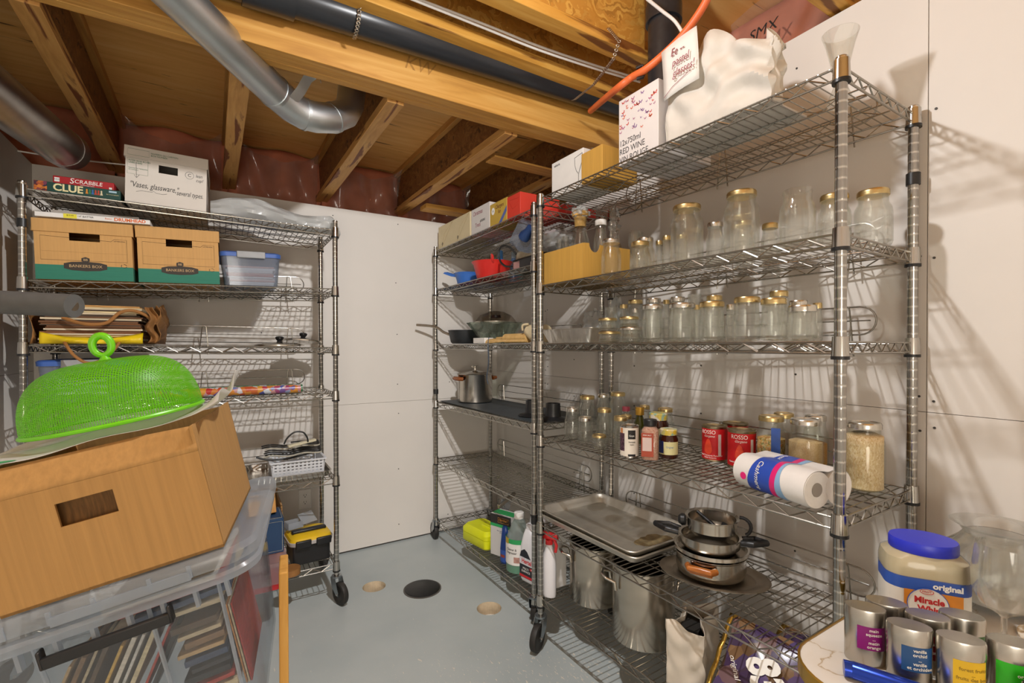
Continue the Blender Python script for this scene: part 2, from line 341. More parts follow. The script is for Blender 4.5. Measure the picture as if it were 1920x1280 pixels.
# recesses above the drywall and the floor above
mb = MB(); mb.bx((-1.2, 1.70, 2.602), (2.3, 3.75, 2.625)); mb.bx((-1.2, -1.75, 2.735), (2.3, 1.80, 2.76))
struct(mb.build('ceiling', PLY))
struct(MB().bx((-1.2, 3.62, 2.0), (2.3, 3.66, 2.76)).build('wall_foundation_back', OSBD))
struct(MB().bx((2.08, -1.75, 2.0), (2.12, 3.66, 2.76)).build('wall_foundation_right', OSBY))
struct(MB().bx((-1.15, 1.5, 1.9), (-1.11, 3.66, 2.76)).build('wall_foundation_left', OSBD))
struct(MB().bx((-1.2, 3.22, 2.16), (2.1, 3.62, 2.2)).build('trim_1', LUMX))
def lump(fn, nu=30, nv=8): return MB().grid(fn, nu, nv)
def batt(x0, x1, seed):
    rnd = random.Random(seed); ph = [rnd.uniform(0, 6) for _ in range(4)]
    return lump(lambda u, v: (x0 + (x1 - x0) * u, 3.44 + .035 * math.sin(9*u + ph[0]) * math.sin(3*v + ph[1]) - .05 * math.sin(math.pi * v) * (.6 + .4*math.sin(14*u + ph[2])), 2.19 + .40 * v), 24, 12)
mb = MB()
for k, (x0, x1) in enumerate([(-1.1, -.45), (-.44, .09), (.09, .62), (.62, 1.157), (1.157, 1.69), (1.69, 2.08)]):
    q = batt(x0, x1, k); mb.add(q.v, q.f)
tag(mb.build('insulation', PINK, thick=.02), 'pink insulation filling the joist ends above the back wall', 'insulation', kind='stuff')
o = lump(lambda u, v: (1.99 + .02*math.sin(8*u)*math.sin(5*v), 1.75 - 2.9*u, 2.40 + .33*v), 40, 10).build('insulation', PINK, thick=.02)
tag(o, 'pink insulation filling the gap above the side wall', 'insulation', kind='stuff')
def film(fn, nu, nv, label, name='vapour_barrier'):
    return tag(MB().grid(fn, nu, nv).build(name, FILM), label, 'plastic sheet')
for x0, x1, lb, ph in ((-.40, .05, 'clear plastic sheet over insulation behind the white file box', 0), (.13, .58, 'clear plastic sheet over insulation above the plastic covered roll', 1.3), (.66, 1.12, 'clear plastic sheet hanging from the joist bay above bare back wall', 2.1), (1.2, 1.66, 'clear plastic sheet over insulation in the bay above the red box', .6)):
    film(lambda u, v: (x0 + (x1-x0)*u, 3.34 + .03*math.sin(7*u+ph)*math.cos(5*v+ph) - .10*v*v + .02*math.sin(19*u+4*v), 2.2 + .36*v - .10*v*math.sin(math.pi*u)), 24, 12, lb)
o = film(lambda u, v: (1.90 + .03*math.sin(6*u+2*v) - .05*v, 1.30 - .75*u + .05*math.sin(5*v), 2.40 + .30*v - .06*u*v + .02*math.sin(9*u)), 24, 12, 'printed clear plastic sheet above the side wall near the paper bag')
t_ = text(o, 'SMX', .06, (1.855, 1.10, 2.585), INK, (90, 0, -90), shear=.2); text(o, '<---', .055, (1.855, 1.22, 2.60), INK, (90, 0, -90))

# I-joists beyond the beam
def joist_y(x, y0, y1, z0, z1, label, wd=.068):
    t = thing('floor_joist', label, 'joist', (x, (y0+y1)/2, z0), group='floor joists beyond the beam'); h = z1 - z0; L = y1 - y0
    MB().bx((-wd/2, -L/2, 0), (wd/2, L/2, .038)).build('bottom_flange', LUMYS, t, bev=.002)
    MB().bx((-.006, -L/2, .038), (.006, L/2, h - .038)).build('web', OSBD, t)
    MB().bx((-wd/2, -L/2, h - .038), (wd/2, L/2, h)).build('top_flange', LUMY, t, bev=.002)
for x, lb in ((-.442, 'stained floor joist ending over the board games'), (.09, 'stained floor joist ending over the plastic covered roll'), (.62, 'floor joist running back beside the end of the silver duct'), (1.157, 'stained floor joist running back over the bare wall between the racks'), (1.70, 'dark floor joist over the corner rack boxes'), (-.975, 'dark floor joist beyond the shadowed duct')):
    joist_y(x, 1.862, 3.615, 2.297, 2.601, lb)
# built-up beam
t = thing('ceiling_beam', 'long orange wooden beam of three plies crossing under the ceiling', 'beam', (.4, 1.80, 2.305))
for y0, y1, z1 in ((1.742, 1.780, .43), (1.781, 1.818, .29), (1.819, 1.857, .29)):
    MB().bx((-1.55, y0 - 1.80, 0 if y0 < 1.75 else .001), (1.66, y1 - 1.80, z1)).build('ply', LUMX, t, bev=.0025)
text(t, '0170\n88 W4\nKW', .07, (.27, -.0585, .165), pm('pencil', '#a87838', .8), (90, 0, 0), shear=.3, name='pencil_marks')
# joists nearer the camera run the other way
def joist_x(y, x0, x1, z0, label):
    t = thing('ceiling_joist', label, 'joist', ((x0+x1)/2, y, z0), group='ceiling joists on the near side of the beam'); L = x1 - x0; h = 2.734 - z0
    MB().bx((-L/2, -.032, 0), (L/2, .032, .038)).build('bottom_flange', LUMXS, t, bev=.002)
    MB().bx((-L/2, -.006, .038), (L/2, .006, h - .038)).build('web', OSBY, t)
    MB().bx((-L/2, -.032, h - .038), (L/2, .032, h)).build('top_flange', LUMXS, t, bev=.002)
joist_x(1.325, -1.1, 1.43, 2.43, 'yellow joist whose cut end stops short of the upright black pipe')
joist_x(1.585, -1.1, 2.07, 2.44, 'yellow joist just above the long black pipe')
joist_x(.77, -1.1, 2.07, 2.425, 'yellow stained joist crossing above the side wall top')
tag(MB().bx((1.21, 2.10, 2.291), (1.70, 2.20, 2.3)).build('blocking_board', LUMX, bev=.002), 'short wooden board spanning from the joist over the corner rack', 'board')
tag(MB().bx((1.215, 3.03, 2.265), (1.66, 3.14, 2.295)).build('blocking_board', LUMX, bev=.002), 'short wooden board along the top of the back wall in the corner', 'board')

# pipes, ducts, cables
def straight(name, a, b, r, mt, label, cat, n=28):
    return tag(MB().tube([a, b], r, n).build(name, mt), label, cat)
t = thing('drain_pipe', 'long black plastic drain pipe running beneath the joists beside the beam', 'pipe', (0, 1.665, 2.43))
MB().tube([(-1.0, .0, -.02), (1.72, 0, .05)], .0575, 32).build('pipe', ABS, t)
MB().tube([(.08, 0, .008), (.225, 0, .012)], .0655, 32).build('coupling', ABS, t)
PGREEN = pm('green_print', '#5c7a3a', .7)
for x, s in ((.52, 'XFR-15102  12-33-02  LI 127700'), (.95, 'IPEX 1  System 15 DWV  LI-02')):
    text(t, s, .017, (x, -.0578*.98, .013 + .002), PGREEN, (70, 0, 180), name='pipe_print')
t = thing('vent_stack', 'upright black pipe with ribbed fitting rising behind the paper bag', 'pipe', (1.44, 1.235, 2.245))
mb = MB(); mb.lathe([(.057, .0), (.057, .515)], 28); mb.build('pipe', ABS, t)
mb = MB(); mb.lathe([(.058, .30), (.066, .30), (.066, .36), (.062, .365), (.062, .40), (.067, .41), (.067, .47), (.058, .475)], 28); mb.build('coupling', ABS, t)
def pathtube(name, pts, r, mt, label, cat, n=10):
    P = [Vector(p) for p in pts]; o = []
    for i in range(len(P) - 1):
        p0, p1, p2, p3 = P[max(i-1, 0)], P[i], P[i+1], P[min(i+2, len(P)-1)]
        for k in range(6):
            q = k / 6; o.append(.5*((2*p1) + (p2-p0)*q + (2*p0-5*p1+4*p2-p3)*q*q + (3*p1-p0-3*p2+p3)*q**3))
    o.append(P[-1]); mb = MB().tube(o, r, n)
    return tag(mb.build(name, mt), label, cat) if label else mb
t = thing('orange_conduit', 'orange flexible tube curving up beside the paper bag', 'tube', (0, 0, 0))
pathtube('', [(1.40, 1.60, 2.36), (1.252, 1.291, 2.272), (1.264, 1.225, 2.288), (1.274, 1.16, 2.293), (1.307, 1.081, 2.338), (1.322, 1.013, 2.384), (1.322, .955, 2.434), (1.30, .90, 2.5)], .0125, None, None, None, 12).build('tube', pm('orange_plastic', '#e8703a', .45), t)
MB().tube([(1.262, 1.200, 2.270), (1.275, 1.185, 2.272), (1.285, 1.185, 2.292), (1.272, 1.185, 2.312), (1.258, 1.2, 2.306)], .006, 8).build('clip', BLACK, t)
pathtube('electrical_cable', [(1.20, 1.15, 2.53), (1.229, 1.131, 2.498), (1.29, 1.116, 2.468), (1.328, 1.092, 2.432), (1.337, 1.063, 2.374)], .0055, PAPER, 'short white cable hanging in front of the upright black pipe', 'cable')
for k, lb in ((0, 'upper white cable strung across the joist bay over the black pipe'), (1, 'lower white cable strung across the joist bay over the black pipe')):
    pathtube('electrical_cable', [(.30, 1.515 - .014*k, 2.475 - .012*k), (.804, 1.50, 2.474 - .013*k), (1.049, 1.492, 2.468 - .014*k), (1.33, 1.478, 2.472 - .013*k), (1.551, 1.457, 2.475 - .013*k)], .0045, PAPER, lb, 'cable')
pathtube('electrical_cable', [(-.80, 3.0, 2.215), (-.6, 3.0, 2.214), (-.37, 3.0, 2.226), (-.1, 3.0, 2.25)], .0035, PAPER, 'thin pale cable stretched above the board games', 'cable')
def strap(pts, label, parent_mat):
    mb = MB(); P = [Vector(p) for p in pts]; seg = []
    for a, b in zip(P, P[1:]):
        n = max(2, int((b-a).length / .011))
        seg += [a + (b-a)*k/n for k in range(n)]
    for k, p in enumerate(seg):
        d = (seg[min(k+1, len(seg)-1)] - seg[max(k-1, 0)]).normalized(); s_ = Vector((.8, -.5, .1)); s_ = (s_ - d*s_.dot(d)).normalized()
        q = [p + d*(.0062*math.cos(a)) + s_*(.0075*math.sin(a)) for a in [2*math.pi*j/8 for j in range(8)]]
        q2 = [p + d*(.003*math.cos(a)) + s_*(.003*math.sin(a)) for a in [2*math.pi*j/8 for j in range(8)]]
        mb.add(q + q2, [(j, (j+1) % 8, 8+(j+1) % 8, 8+j) for j in range(8)])
    return tag(mb.build('hanger_strap', pm('strap_steel', '#a89e90', .4, 1, .2, 30), thick=.0014), label, 'strap')
A = [(.412, 1.665 + .0655*math.cos(a), 2.4415 + .0655*math.sin(a)) for a in [R(60 + 20*k) for k in range(14)]]
strap([(.415, 1.60, 2.56)] + A[:12], 'perforated metal strap looped under the black pipe near the duct', None)
strap([(1.205, 1.28, 2.47), (1.198, 1.22, 2.39), (1.20, 1.25, 2.345), (1.24, 1.40, 2.335), (1.30, 1.585, 2.375), (1.305, 1.615, 2.385)], 'perforated metal strap slanting to the black pipe beside the paper bag', None)
t = thing('silver_duct', 'shiny silver round duct slanting past the beam to an elbow', 'duct', (0, 0, 0))
D0, D1 = Vector((-.20, 1.49, 2.33)), Vector((.225, 2.005, 2.275))
mb = MB(); mb.tube([D0, D1], .0575, 32); mb.build('pipe', GALV, t)
mb = MB(); el = [Vector((.205, 1.982, 2.278)), Vector((.265, 2.03, 2.262)), Vector((.31, 2.045, 2.252)), Vector((.355, 2.055, 2.255)), Vector((.42, 2.075, 2.275)), Vector((.48, 2.10, 2.32)), Vector((.505, 2.115, 2.37)), Vector((.515, 2.12, 2.45))]
mb.tube(el, [.059, .059, .0585, .058, .058, .058, .057, .057], 32); mb.build('elbow', GALV, t)
mb = MB()
for i, j in ((2, 3), (4, 5)):
    p, q = el[i], el[j]; mb.tube([p, p + (q-p)*.22], .0605, 32)
mb.tube([Vector((.195, 1.97, 2.279)), Vector((.205, 1.982, 2.278))], .0605, 32); mb.build('crimp_ring', GALV, t)
mb = MB(); P = [(.262, 1.955, 2.256), (.285, 1.94, 2.290), (.305, 1.92, 2.330), (.330, 1.90, 2.349), (.345, 1.90, 2.343), (.348, 1.905, 2.322)]
mb.tube(P, .022, 4, sc=(1, .05)); mb.build('hanger_tab', GALV, t)
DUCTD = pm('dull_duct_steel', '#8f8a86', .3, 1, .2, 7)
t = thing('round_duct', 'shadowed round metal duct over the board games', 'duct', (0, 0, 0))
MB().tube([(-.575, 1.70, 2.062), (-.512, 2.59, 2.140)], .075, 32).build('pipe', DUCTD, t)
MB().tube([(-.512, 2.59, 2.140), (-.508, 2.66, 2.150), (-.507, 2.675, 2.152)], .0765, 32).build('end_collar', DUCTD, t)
t = thing('wall_outlet', 'white double wall outlet behind the back wall rack', 'outlet', (.48, 3.2, .395))
MB().bx((-.036, -.006, -.06), (.036, 0, .06)).build('cover_plate', PAPER, t, bev=.003)
mb = MB(); mb.bx((-.017, -.008, .006), (.017, -.0055, .036)); mb.bx((-.017, -.008, -.036), (.017, -.0055, -.006))
for z in (.021, -.021):
    for x in (-.007, .007): mb.bx((x - .0012, -.0086, z), (x + .0012, -.0075, z + .009), 1)
    mb.lathe([(.0001, 0), (.003, 0), (.003, .001), (.0001, .001)], 10, 1, Matrix.Translation((0, -.0078, z - .007)) @ Matrix.Rotation(R(90), 4, 'X'))
mb.build('receptacle', [PAPER, INK], t)
# ---------------------------------------------------------------- wire shelving racks
m, nt, b = nodes('grooved_chrome'); b.inputs['Metallic'].default_value = 1; b.inputs['Roughness'].default_value = .14
sx = nt.nodes.new('ShaderNodeSeparateXYZ'); nt.links.new(coords(nt), sx.inputs[0])
q = nt.nodes.new('ShaderNodeMath'); q.operation = 'PINGPONG'; q.inputs[1].default_value = .0127; nt.links.new(sx.outputs[2], q.inputs[0])
nt.links.new(ramp(nt, q.outputs[0], [(.0, lin('#d8d4cc')), (.0003, lin('#d8d4cc')), (.0005, lin('#a3a09b'))]), b.inputs['Base Color'])
bp = nt.nodes.new('ShaderNodeBump'); bp.inputs['Strength'].default_value = .3; bp.inputs['Distance'].default_value = .0005
nt.links.new(ramp(nt, q.outputs[0], [(0, (0, 0, 0, 1)), (.0016, (1, 1, 1, 1))]), bp.inputs['Height']); nt.links.new(bp.outputs[0], b.inputs['Normal'])
POST = m
def zig(mb, p, q, z0, z1, pitch, r=.0021):
    p, q = Vector(p), Vector(q); n = max(2, int(round((q-p).length / pitch * 2)))
    P = [p + (q-p)*(k/n) + Vector((0, 0, z0 if k % 2 else z1)) for k in range(n+1)]
    for a, b in zip(P, P[1:]): mb.tube([a, b], r, 5)
def shelf_mesh(L, D):
    mb = MB(); a = .012
    for y in (0, D):
        for z in (-.003, -.030): mb.tube([(a, y, z), (L - a, y, z)], .0029, 6)
        zig(mb, (a + .02, y, 0), (L - a - .02, y, 0), -.029, -.005, .085)
    for x in (0, L):
        for z in (-.003, -.030): mb.tube([(x, a, z), (x, D - a, z)], .0029, 6)
        zig(mb, (x, a + .02, 0), (x, D - a - .02, 0), -.029, -.005, .055)
    for y in (D*.34, D*.67):
        for z in (-.0065, -.030): mb.tube([(.005, y, z), (L - .005, y, z)], .0022, 5)
        zig(mb, (.03, y, 0), (L - .03, y, 0), -.029, -.008, .085, .0014)
    n = int((L - .05) / .0254)
    for k in range(n + 1):
        x = .025 + (L - .05) * k / n; mb.tube([(x, -.002, -.0018), (x, D + .002, -.0018)], .0018, 5)
    return mb
def ledge_mesh(L):
    mb = MB(); lo_, hi = .022, .108; r = (hi - lo_)/2
    x0, x1 = .09, L - .09
    mb.tube([(x0 + r, 0, hi)] + [(x1 - r, 0, hi)] + arc((x1 - r, 0, lo_ + r), r, 90, -90, 10)[1:] + [(x0 + r, 0, lo_)] + arc((x0 + r, 0, lo_ + r), r, -90, -270, 10)[1:-1], .0028, 7, 0, True)
    mb.tube([(x0 + .015, 0, lo_ + r), (x1 - .015, 0, lo_ + r)], .0022, 6)
    for x in (.17, L/2, L - .17):
        mb.tube([(x - .022, -.004, -.045), (x - .010, -.004, hi - .01)] + arc((x, -.004, hi - .008), .0095, 165, 15, 6) + [(x + .010, -.004, hi - .01), (x + .022, -.004, -.045)], .0026, 6)
    return mb
def caster(par, x, y, ang, zt):
    c = bpy.data.objects.new('caster', None)
    mb = MB(); k = zt
    mb.lathe([(.012, k - .004), (.026, k - .004), (.026, k - .013), (.012, k - .013)], 18)
    for s in (-1, 1):
        mb.prism([(-.022, k - .012), (.020, k - .012), (.048, .070), (.048, .050), (.030, .050), (-.012, .085)], s*.021 - .0012, s*.021 + .0012, 0, Matrix.Rotation(R(90), 4, 'X'))
    mb.bx((-.022, -.0222, k - .014), (.02, .0222, k - .011))
    br = mb.build('caster', pm('zinc_bracket', '#9aa0a4', .3, 1), par, (x, y, 0), (0, 0, R(ang)))
    mb = MB(); M = Matrix.Translation((.036, 0, .0575)) @ Matrix.Rotation(R(90), 4, 'X')
    mb.lathe([(.012, -.014), (.036, -.010), (.046, -.015), (.0555, -.013), (.0575, -.006), (.0575, .006), (.0555, .013), (.046, .015), (.036, .010), (.012, .014)], 32, 0, M)
    mb.build('wheel', RUBBER, br)
    mb = MB(); mb.lathe([(.0001, -.024), (.006, -.024), (.006, .024), (.0001, .024)], 10, 0, M); mb.build('axle', CHROME, br)
def rack(label, origin, rz, L, D, shelves, top, casters, clips, ledges):
    t = thing('wire_shelving_rack', label, 'shelving rack', (origin[0], origin[1], 0), rz, 'chrome wire shelving racks')
    pb = MB().lathe([(.0127, .136), (.0127, top - .012), (.0133, top - .010), (.0133, top - .002), (.011, top)], 20)
    p0 = None
    for x, y in ((0, 0), (L, 0), (0, D), (L, D)):
        if p0 is None: p0 = pb.build('post', POST, t)
        else:
            o = p0.copy(); COL.objects.link(o); o.parent = t; o.location = (x, y, 0)
    s0 = None
    sl = MB().lathe([(.0132, -.036), (.0185, -.036), (.0168, .010), (.0132, .010)], 18); sl.lathe([(.0132, -.044), (.0192, -.044), (.0192, -.036), (.0132, -.036)], 18, 1)
    sl0 = None; lg0 = None
    for k, (zl, zr) in enumerate(shelves):
        a = -math.atan((zr - zl)/L)
        if s0 is None: s = s0 = shelf_mesh(L, D).build('shelf', WIRE, t)
        else: s = s0.copy(); COL.objects.link(s); s.parent = t
        s.location = (0, 0, zl); s.rotation_euler = (0, a, 0)
        for x, y in ((0, 0), (L, 0), (0, D), (L, D)):
            if sl0 is None: c = sl0 = sl.build('corner_sleeve', [CHROME, BLACK], s)
            else: c = sl0.copy(); COL.objects.link(c); c.parent = s
            c.location = (x, y, 0); c.rotation_euler = (0, -a, 0)
        if k in ledges:
            if lg0 is None: g = lg0 = ledge_mesh(L).build('back_ledge', WIRE, s)
            else: g = lg0.copy(); COL.objects.link(g); g.parent = s
            g.location = (0, D + .010, 0)
    for (x, y), ang in zip(((0, 0), (L, 0), (0, D), (L, D)), casters): caster(t, x, y, ang, .146)
    for x, y, z in clips:
        MB().lathe([(.0131, 0), (.0168, 0), (.0168, .033), (.0131, .033)], 16).build('spare_clip', BLACK, t, (x, y, z))
    return t
RACK_J = rack('chrome wire shelving rack crowded with glass jars along the side wall', (1.235, 1.744), R(-89.28), 1.194, .43,
    [(1.995, 1.994), (1.608, 1.604), (1.350, 1.3495), (.933, .9325), (.5456, .5456), (.2203, .2203)], 2.012, (-60, 20, 120, 80), [(1.194, .43, 1.79)], (0, 1, 2, 3, 4))
RACK_C = rack('chrome wire shelving rack standing in the corner with pots and cleaners', (1.304, 3.086), R(-90), 1.193, .43,
    [(1.994, 1.998), (1.728, 1.731), (1.3515, 1.3515), (.956, .962), (.567, .571), (.1417, .1398)], 2.022, (175, 120, 100, 80), [(1.193, 0, .49), (0, 0, 1.01)], (2, 3, 4, 5))
RACK_B = rack('chrome wire shelving rack standing against the back wall with file boxes', (-.634, 2.631), R(-.79), 1.1786, .43,
    [(1.966, 1.945), (1.604, 1.640), (1.3466, 1.3345), (1.0978, 1.0966), (.653, .6528), (.206, .206)], 1.992, (200, -70, 100, 60), [(0, 0, 1.81)], (1, 2, 3, 4, 5))
# ---------------------------------------------------------------- things on the back wall rack (fronts face -y)
def carton(name, label, cat, loc, size, rz=0, mt=None, group=None, rot=None, bev=.002):
    t = thing(name, label, cat, loc, rz, group, rot); w, d, h = size
    MB().bx((-w/2, 0, 0), (w/2, d, h)).build('body', mt, t, bev=bev); return t
RB = R(-.79)
# board games
t = carton('board_game', 'green board game box lettered CLUE lying under the red game box', 'board game', (-.472, 2.672, 1.971), (.275, .26, .042), RB, pm('dark_green_card', '#123f36', .55, 0, .05))
MB().bx((-.1355, .002, -.004), (.1355, .258, .001)).build('bottom_tray', CARDW, t)
text(t, 'CLUE', .040, (-.033, -.0006, .0225), pm('cream_ink', '#e9d9a4', .6), sx=.98, bold=.0012)
decal(t, 'printed_picture', rect(-.1375, -.098, .002, .042), -.0002, speckle('board_art', ['#5c2b52', '#a84a1e', '#d9822e', '#6b1f14', '#2a2238'], 95))
for k, c in enumerate(['#d98a2a', '#2f7a4a', '#3567a8', '#b4402a', '#b4402a', '#d8c9a4']):
    x = .026 + .0095*k; decal(t, 'printed_figure', [(x-.0045, .012), (x+.0045, .012), (x+.002, .024), (x+.003, .029), (x, .0325), (x-.003, .029), (x-.002, .024)], -.0002, pm('game_ink_%d' % k, c, .6))
decal(t, 'printed_badge', rect(.098, .124, .029, .036), -.0002, pm('pale_blue_ink', '#a9c4d4', .6))
text(t, 'for 3 to 6 players', .006, (.111, -.0006, .020), MATS['cream_ink'])
t = carton('board_game', 'red board game box lettered SCRABBLE lying on the green game box', 'board game', (-.457, 2.687, 2.0145), (.198, .20, .032), RB - .02, pm('red_card', '#a81c22', .5, 0, .04))
text(t, 'S', .032, (-.040, -.0006, .017), WHITEINK, shear=.15); text(t, 'CRABBLE', .022, (.014, -.0006, .017), WHITEINK, shear=.1, sx=1.02)
decal(t, 'printed_badge', rect(-.094, -.078, .008, .025), -.0002, PAPER); text(t, 'NEW', .007, (-.086, -.0008, .017), INK)
text(t, 'CROSSWORD GAME', .005, (.01, -.0006, .0045), WHITEINK); decal(t, 'printed_badge', rect(.082, .092, .002, .010), -.0002, PAPER)
# white file box with handwriting
def file_box(label, loc, size, rz, body, lid, tilt=0, flap=.045, hole=(-.035, .035, .5, .64)):
    t = thing('file_box', label, 'box', loc, rot=(0, tilt, rz)); w, d, h = size; mb = MB()
    mb.holed(-w/2, w/2, 0, h - .004, (hole[0], hole[1], h*hole[2], h*hole[3]), 0, .004)
    mb.bx((-w/2, d-.004, 0), (w/2, d, h-.004)); mb.bx((-w/2, .004, 0), (-w/2+.004, d-.004, h-.004)); mb.bx((w/2-.004, .004, 0), (w/2, d-.004, h-.004)); mb.bx((-w/2, 0, 0), (w/2, d, .004))
    mb.build('body', body, t)
    mb = MB(); e = .005
    mb.bx((-w/2-e, -e, h-.003), (w/2+e, d+e, h)); mb.bx((-w/2-e, -e, h-flap), (w/2+e, -e+.003, h-.003)); mb.bx((-w/2-e, d+e-.003, h-flap), (w/2+e, d+e, h-.003))
    mb.bx((-w/2-e, -e+.003, h-flap), (-w/2-e+.003, d+e-.003, h-.003)); mb.bx((w/2+e-.003, -e+.003, h-flap), (w/2+e, d+e-.003, h-.003))
    mb.build('lid', lid, t, bev=.0015); return t
t = file_box('white file box with handwritten note and dark hand hole', (-.170, 2.645, 1.9615), (.296, .36, .245), RB, CARDW, CARDW, R(1.2), .048, (-.032, .038, .60, .74))
outline(t, 'printed_frame', rect(-.142, -.070, .125, .192), -.0004, .0005, GREENINK); outline(t, 'printed_frame', rect(-.140, -.066, .205, .232), -.0056, .0005, GREENINK)
text(t, 'NUMERO DU CARTON\nBOX NUMBER', .0095, (-.060, -.0056, .219), GREENINK, align='LEFT')
text(t, 'INTER BASE BOXES\nLABEL HERE', .009, (-.138, -.0006, .178), GREENINK, align='LEFT'); text(t, 'Apposer ici l\'etiquette\ndu contenu', .0075, (-.138, -.0006, .147), GREENINK, align='LEFT')
text(t, '"Vases, glassware,"', .034, (-.046, -.0006, .080), INK, shear=.25, sx=.68); text(t, 'several types.', .030, (.085, -.0006, .070), INK, shear=.3, sx=.62)
text(t, 'lean\n cup!', .020, (.118, -.0006, .150), INK, shear=.25, sx=.8); outline(t, 'ink_mark', ell(.082, .158, .016, .016), -.0004, .0007, INK); text(t, 'C', .02, (.082, -.0006, .158), INK)
MB().tube([(-.112, -.0006, .178), (-.109, -.0006, .112)], .0007, 4).build('ink_mark', INK, t); MB().tube([(-.118, -.0006, .122), (-.109, -.0006, .110), (-.100, -.0006, .124)], .0007, 4).build('ink_mark', INK, t)
MB().tube([(-.11, -.0006, .05), (-.09, -.0006, .057), (-.055, -.0006, .056), (-.048, -.0006, .062), (-.040, -.0006, .055), (-.015, -.0006, .053), (0, -.0006, .058)], .0007, 4).build('ink_mark', INK, t)
# plastic covered roll
t = thing('wrapped_roll', 'long roll covered with crinkled clear plastic drooping off the end of the top shelf', 'roll', (0, 0, 0)); 
def roll_fn(u, v):
    a = 2*math.pi*v; x = -.005 + .59*u
    zc = 1.958 + .046 - .012*u + .012*math.sin(7*u); rr = .052*(1 - .35*max(0, u - .9)/.1) * (.85 + .35*math.sin(math.pi*min(1, u*1.6)))
    rr *= 1 + .07*math.sin(5*a + 9*u) + .05*math.sin(9*a - 17*u)
    z = zc + rr*1.0*math.sin(a)
    y = 2.79 + 2.3*rr*math.cos(a) - .05*u
    dz = .05*max(0, u - .93)/.07
    return (x, y, max(z, 1.962 - .012*u) - dz if u <= .98 else z - dz)
MB().grid(roll_fn, 60, 28).build('wrap', WRAPF, t)
mb = MB(); mb.tube([(.03, 2.79, 2.005), (.54, 2.75, 1.985)], .036, 16, sc=(1, 1)); mb.build('inner_roll', PAPER, t)
# two archive boxes
def archive_box(label, loc, size, tilt, rz):
    w, d, h = size
    t = file_box(label, loc, size, rz, CARDB, CARDB, tilt, .052, (-.049, .049, .66, .80))
    G = pm('green_box_print', '#2f7a64', .75, 0, .06, 8, (1, 1, 30))
    decal(t, 'printed_band', rect(-w/2, w/2, 0, .060), -.0003, G)
    MB().bx((w/2, .001, 0), (w/2 + .0004, d-.001, .06)).build('printed_band', G, t)
    q = h - .068; outline(t, 'printed_frame', [(-w/2+.018, .080), (w/2-.018, .080), (w/2-.018, q), (w/2-.06, q), (w/2-.07, q-.010), (-w/2+.018, q)], -.0004, .0006, INK)
    outline(t, 'printed_frame', [(-w/2+.018, .115), (w/2-.018, .115)], -.0004, .0006, INK)
    decal(t, 'printed_badge', [(-.069, .047), (-.069, .067), (-.045, .074), (0, .077), (.045, .074), (.069, .067), (.069, .047), (.045, .040), (0, .037), (-.045, .040)], -.0008, pm('badge_brown', '#3a322b', .7))
    text(t, 'BANKERS BOX', .0165, (0, -.0014, .057), pm('badge_tan', '#c8a878', .7), sx=.98)
    decal(t, 'printed_badge', [(0, .096), (.013, .091), (.013, .078), (0, .073), (-.013, .078), (-.013, .091)], -.001, MATS['badge_brown']); text(t, 'BB', .013, (0, -.0016, .084), MATS['badge_tan'])
    for k in range(3):
        M = [(.0095*math.cos(R(a)) + w/2 - .030, .065 + .0075*math.sin(R(a))) for a in range(120*k + 15, 120*k + 100, 12)]
        MB().tube([(x, -.0006, z) for x, z in M], .0011, 4).build('recycling_mark', INK, t)
    text(t, 'LETTER/LEGAL', .006, (w/2 - .042, -.0006, q - .008), INK)
    return t
archive_box('kraft file box with green base band beneath the two flat white boxes', (-.446, 2.652, 1.6165), (.312, .37, .245), R(-1.75), RB)
archive_box('kraft file box with green base band beside the blue lidded clear bin', (-.121, 2.655, 1.6265), (.304, .385, .247), R(-1.75), RB)
t = carton('flat_box', 'thin white box lettered DRUMHEAD lying across both kraft file boxes', 'box', (-.420, 2.668, 1.8735), (.376, .36, .020), RB, PAPER, rot=(0, R(-1.9), RB))
decal(t, 'price_sticker', rect(-.10, -.058, .001, .019), -.0003, pm('yellow_sticker', '#e6d93a', .6)); text(t, '$19.99', .008, (-.079, -.0008, .012), INK); text(t, '14" BATTER', .010, (-.03, -.0006, .011), INK)
text(t, 'DRUMHEAD', .019, (.118, -.0006, .010), ORANGEINK, sx=1.05, bold=.0006); text(t, 'Remo', .010, (.045, -.0006, .011), ORANGEINK)
t = carton('flat_box', 'thin grey box lying on top of the thin white box', 'box', (-.42, 2.70, 1.896), (.29, .30, .014), RB, pm('grey_card', '#a59d95', .7), rot=(0, R(-1.9), RB + .06))
# clear bins with blue lids
BLUEL = pm('blue_lid', '#3f63ad', .4, 0, .05); GREYC = pm('grey_clip', '#9a9a9b', .5)
CLEARB = clear('clear_bin_plastic', '#e6ebf2', .3, .15, .22, '#dbe3f0')
def bin_(label, loc, w, d, h, rz, tilt=0, fill=0):
    t = thing('storage_bin', label, 'storage bin', loc, rot=(0, tilt, rz)); mb = MB()
    R0, R1 = (w*.86, d*.86), (w*.97, d*.97)
    loft(mb, [ring(R0[0], R0[1], .02, 0), ring(R1[0], R1[1], .025, h), ring(R1[0]*.98, R1[1]*.98, .025, h), ring(R0[0]*.98, R0[1]*.98, .02, .003)]); mb.build('tub', CLEARB, t)
    mb = MB(); loft(mb, [ring(w, d, .03, h - .012), ring(w*1.01, d*1.01, .03, h + .006), ring(w*.96, d*.96, .03, h + .012)]); mb.build('lid', BLUEL, t)
    for s in (-1, 1): MB().box((0, s*(d/2 + .004), h - .003), (w*.46, .012, .032)).build('clip', GREYC, t, bev=.003)
    return t
t = bin_('clear bin full of papers with blue lid beside the kraft file boxes', (.168, 2.815, 1.635), .265, .33, .150, RB, R(-1.75))
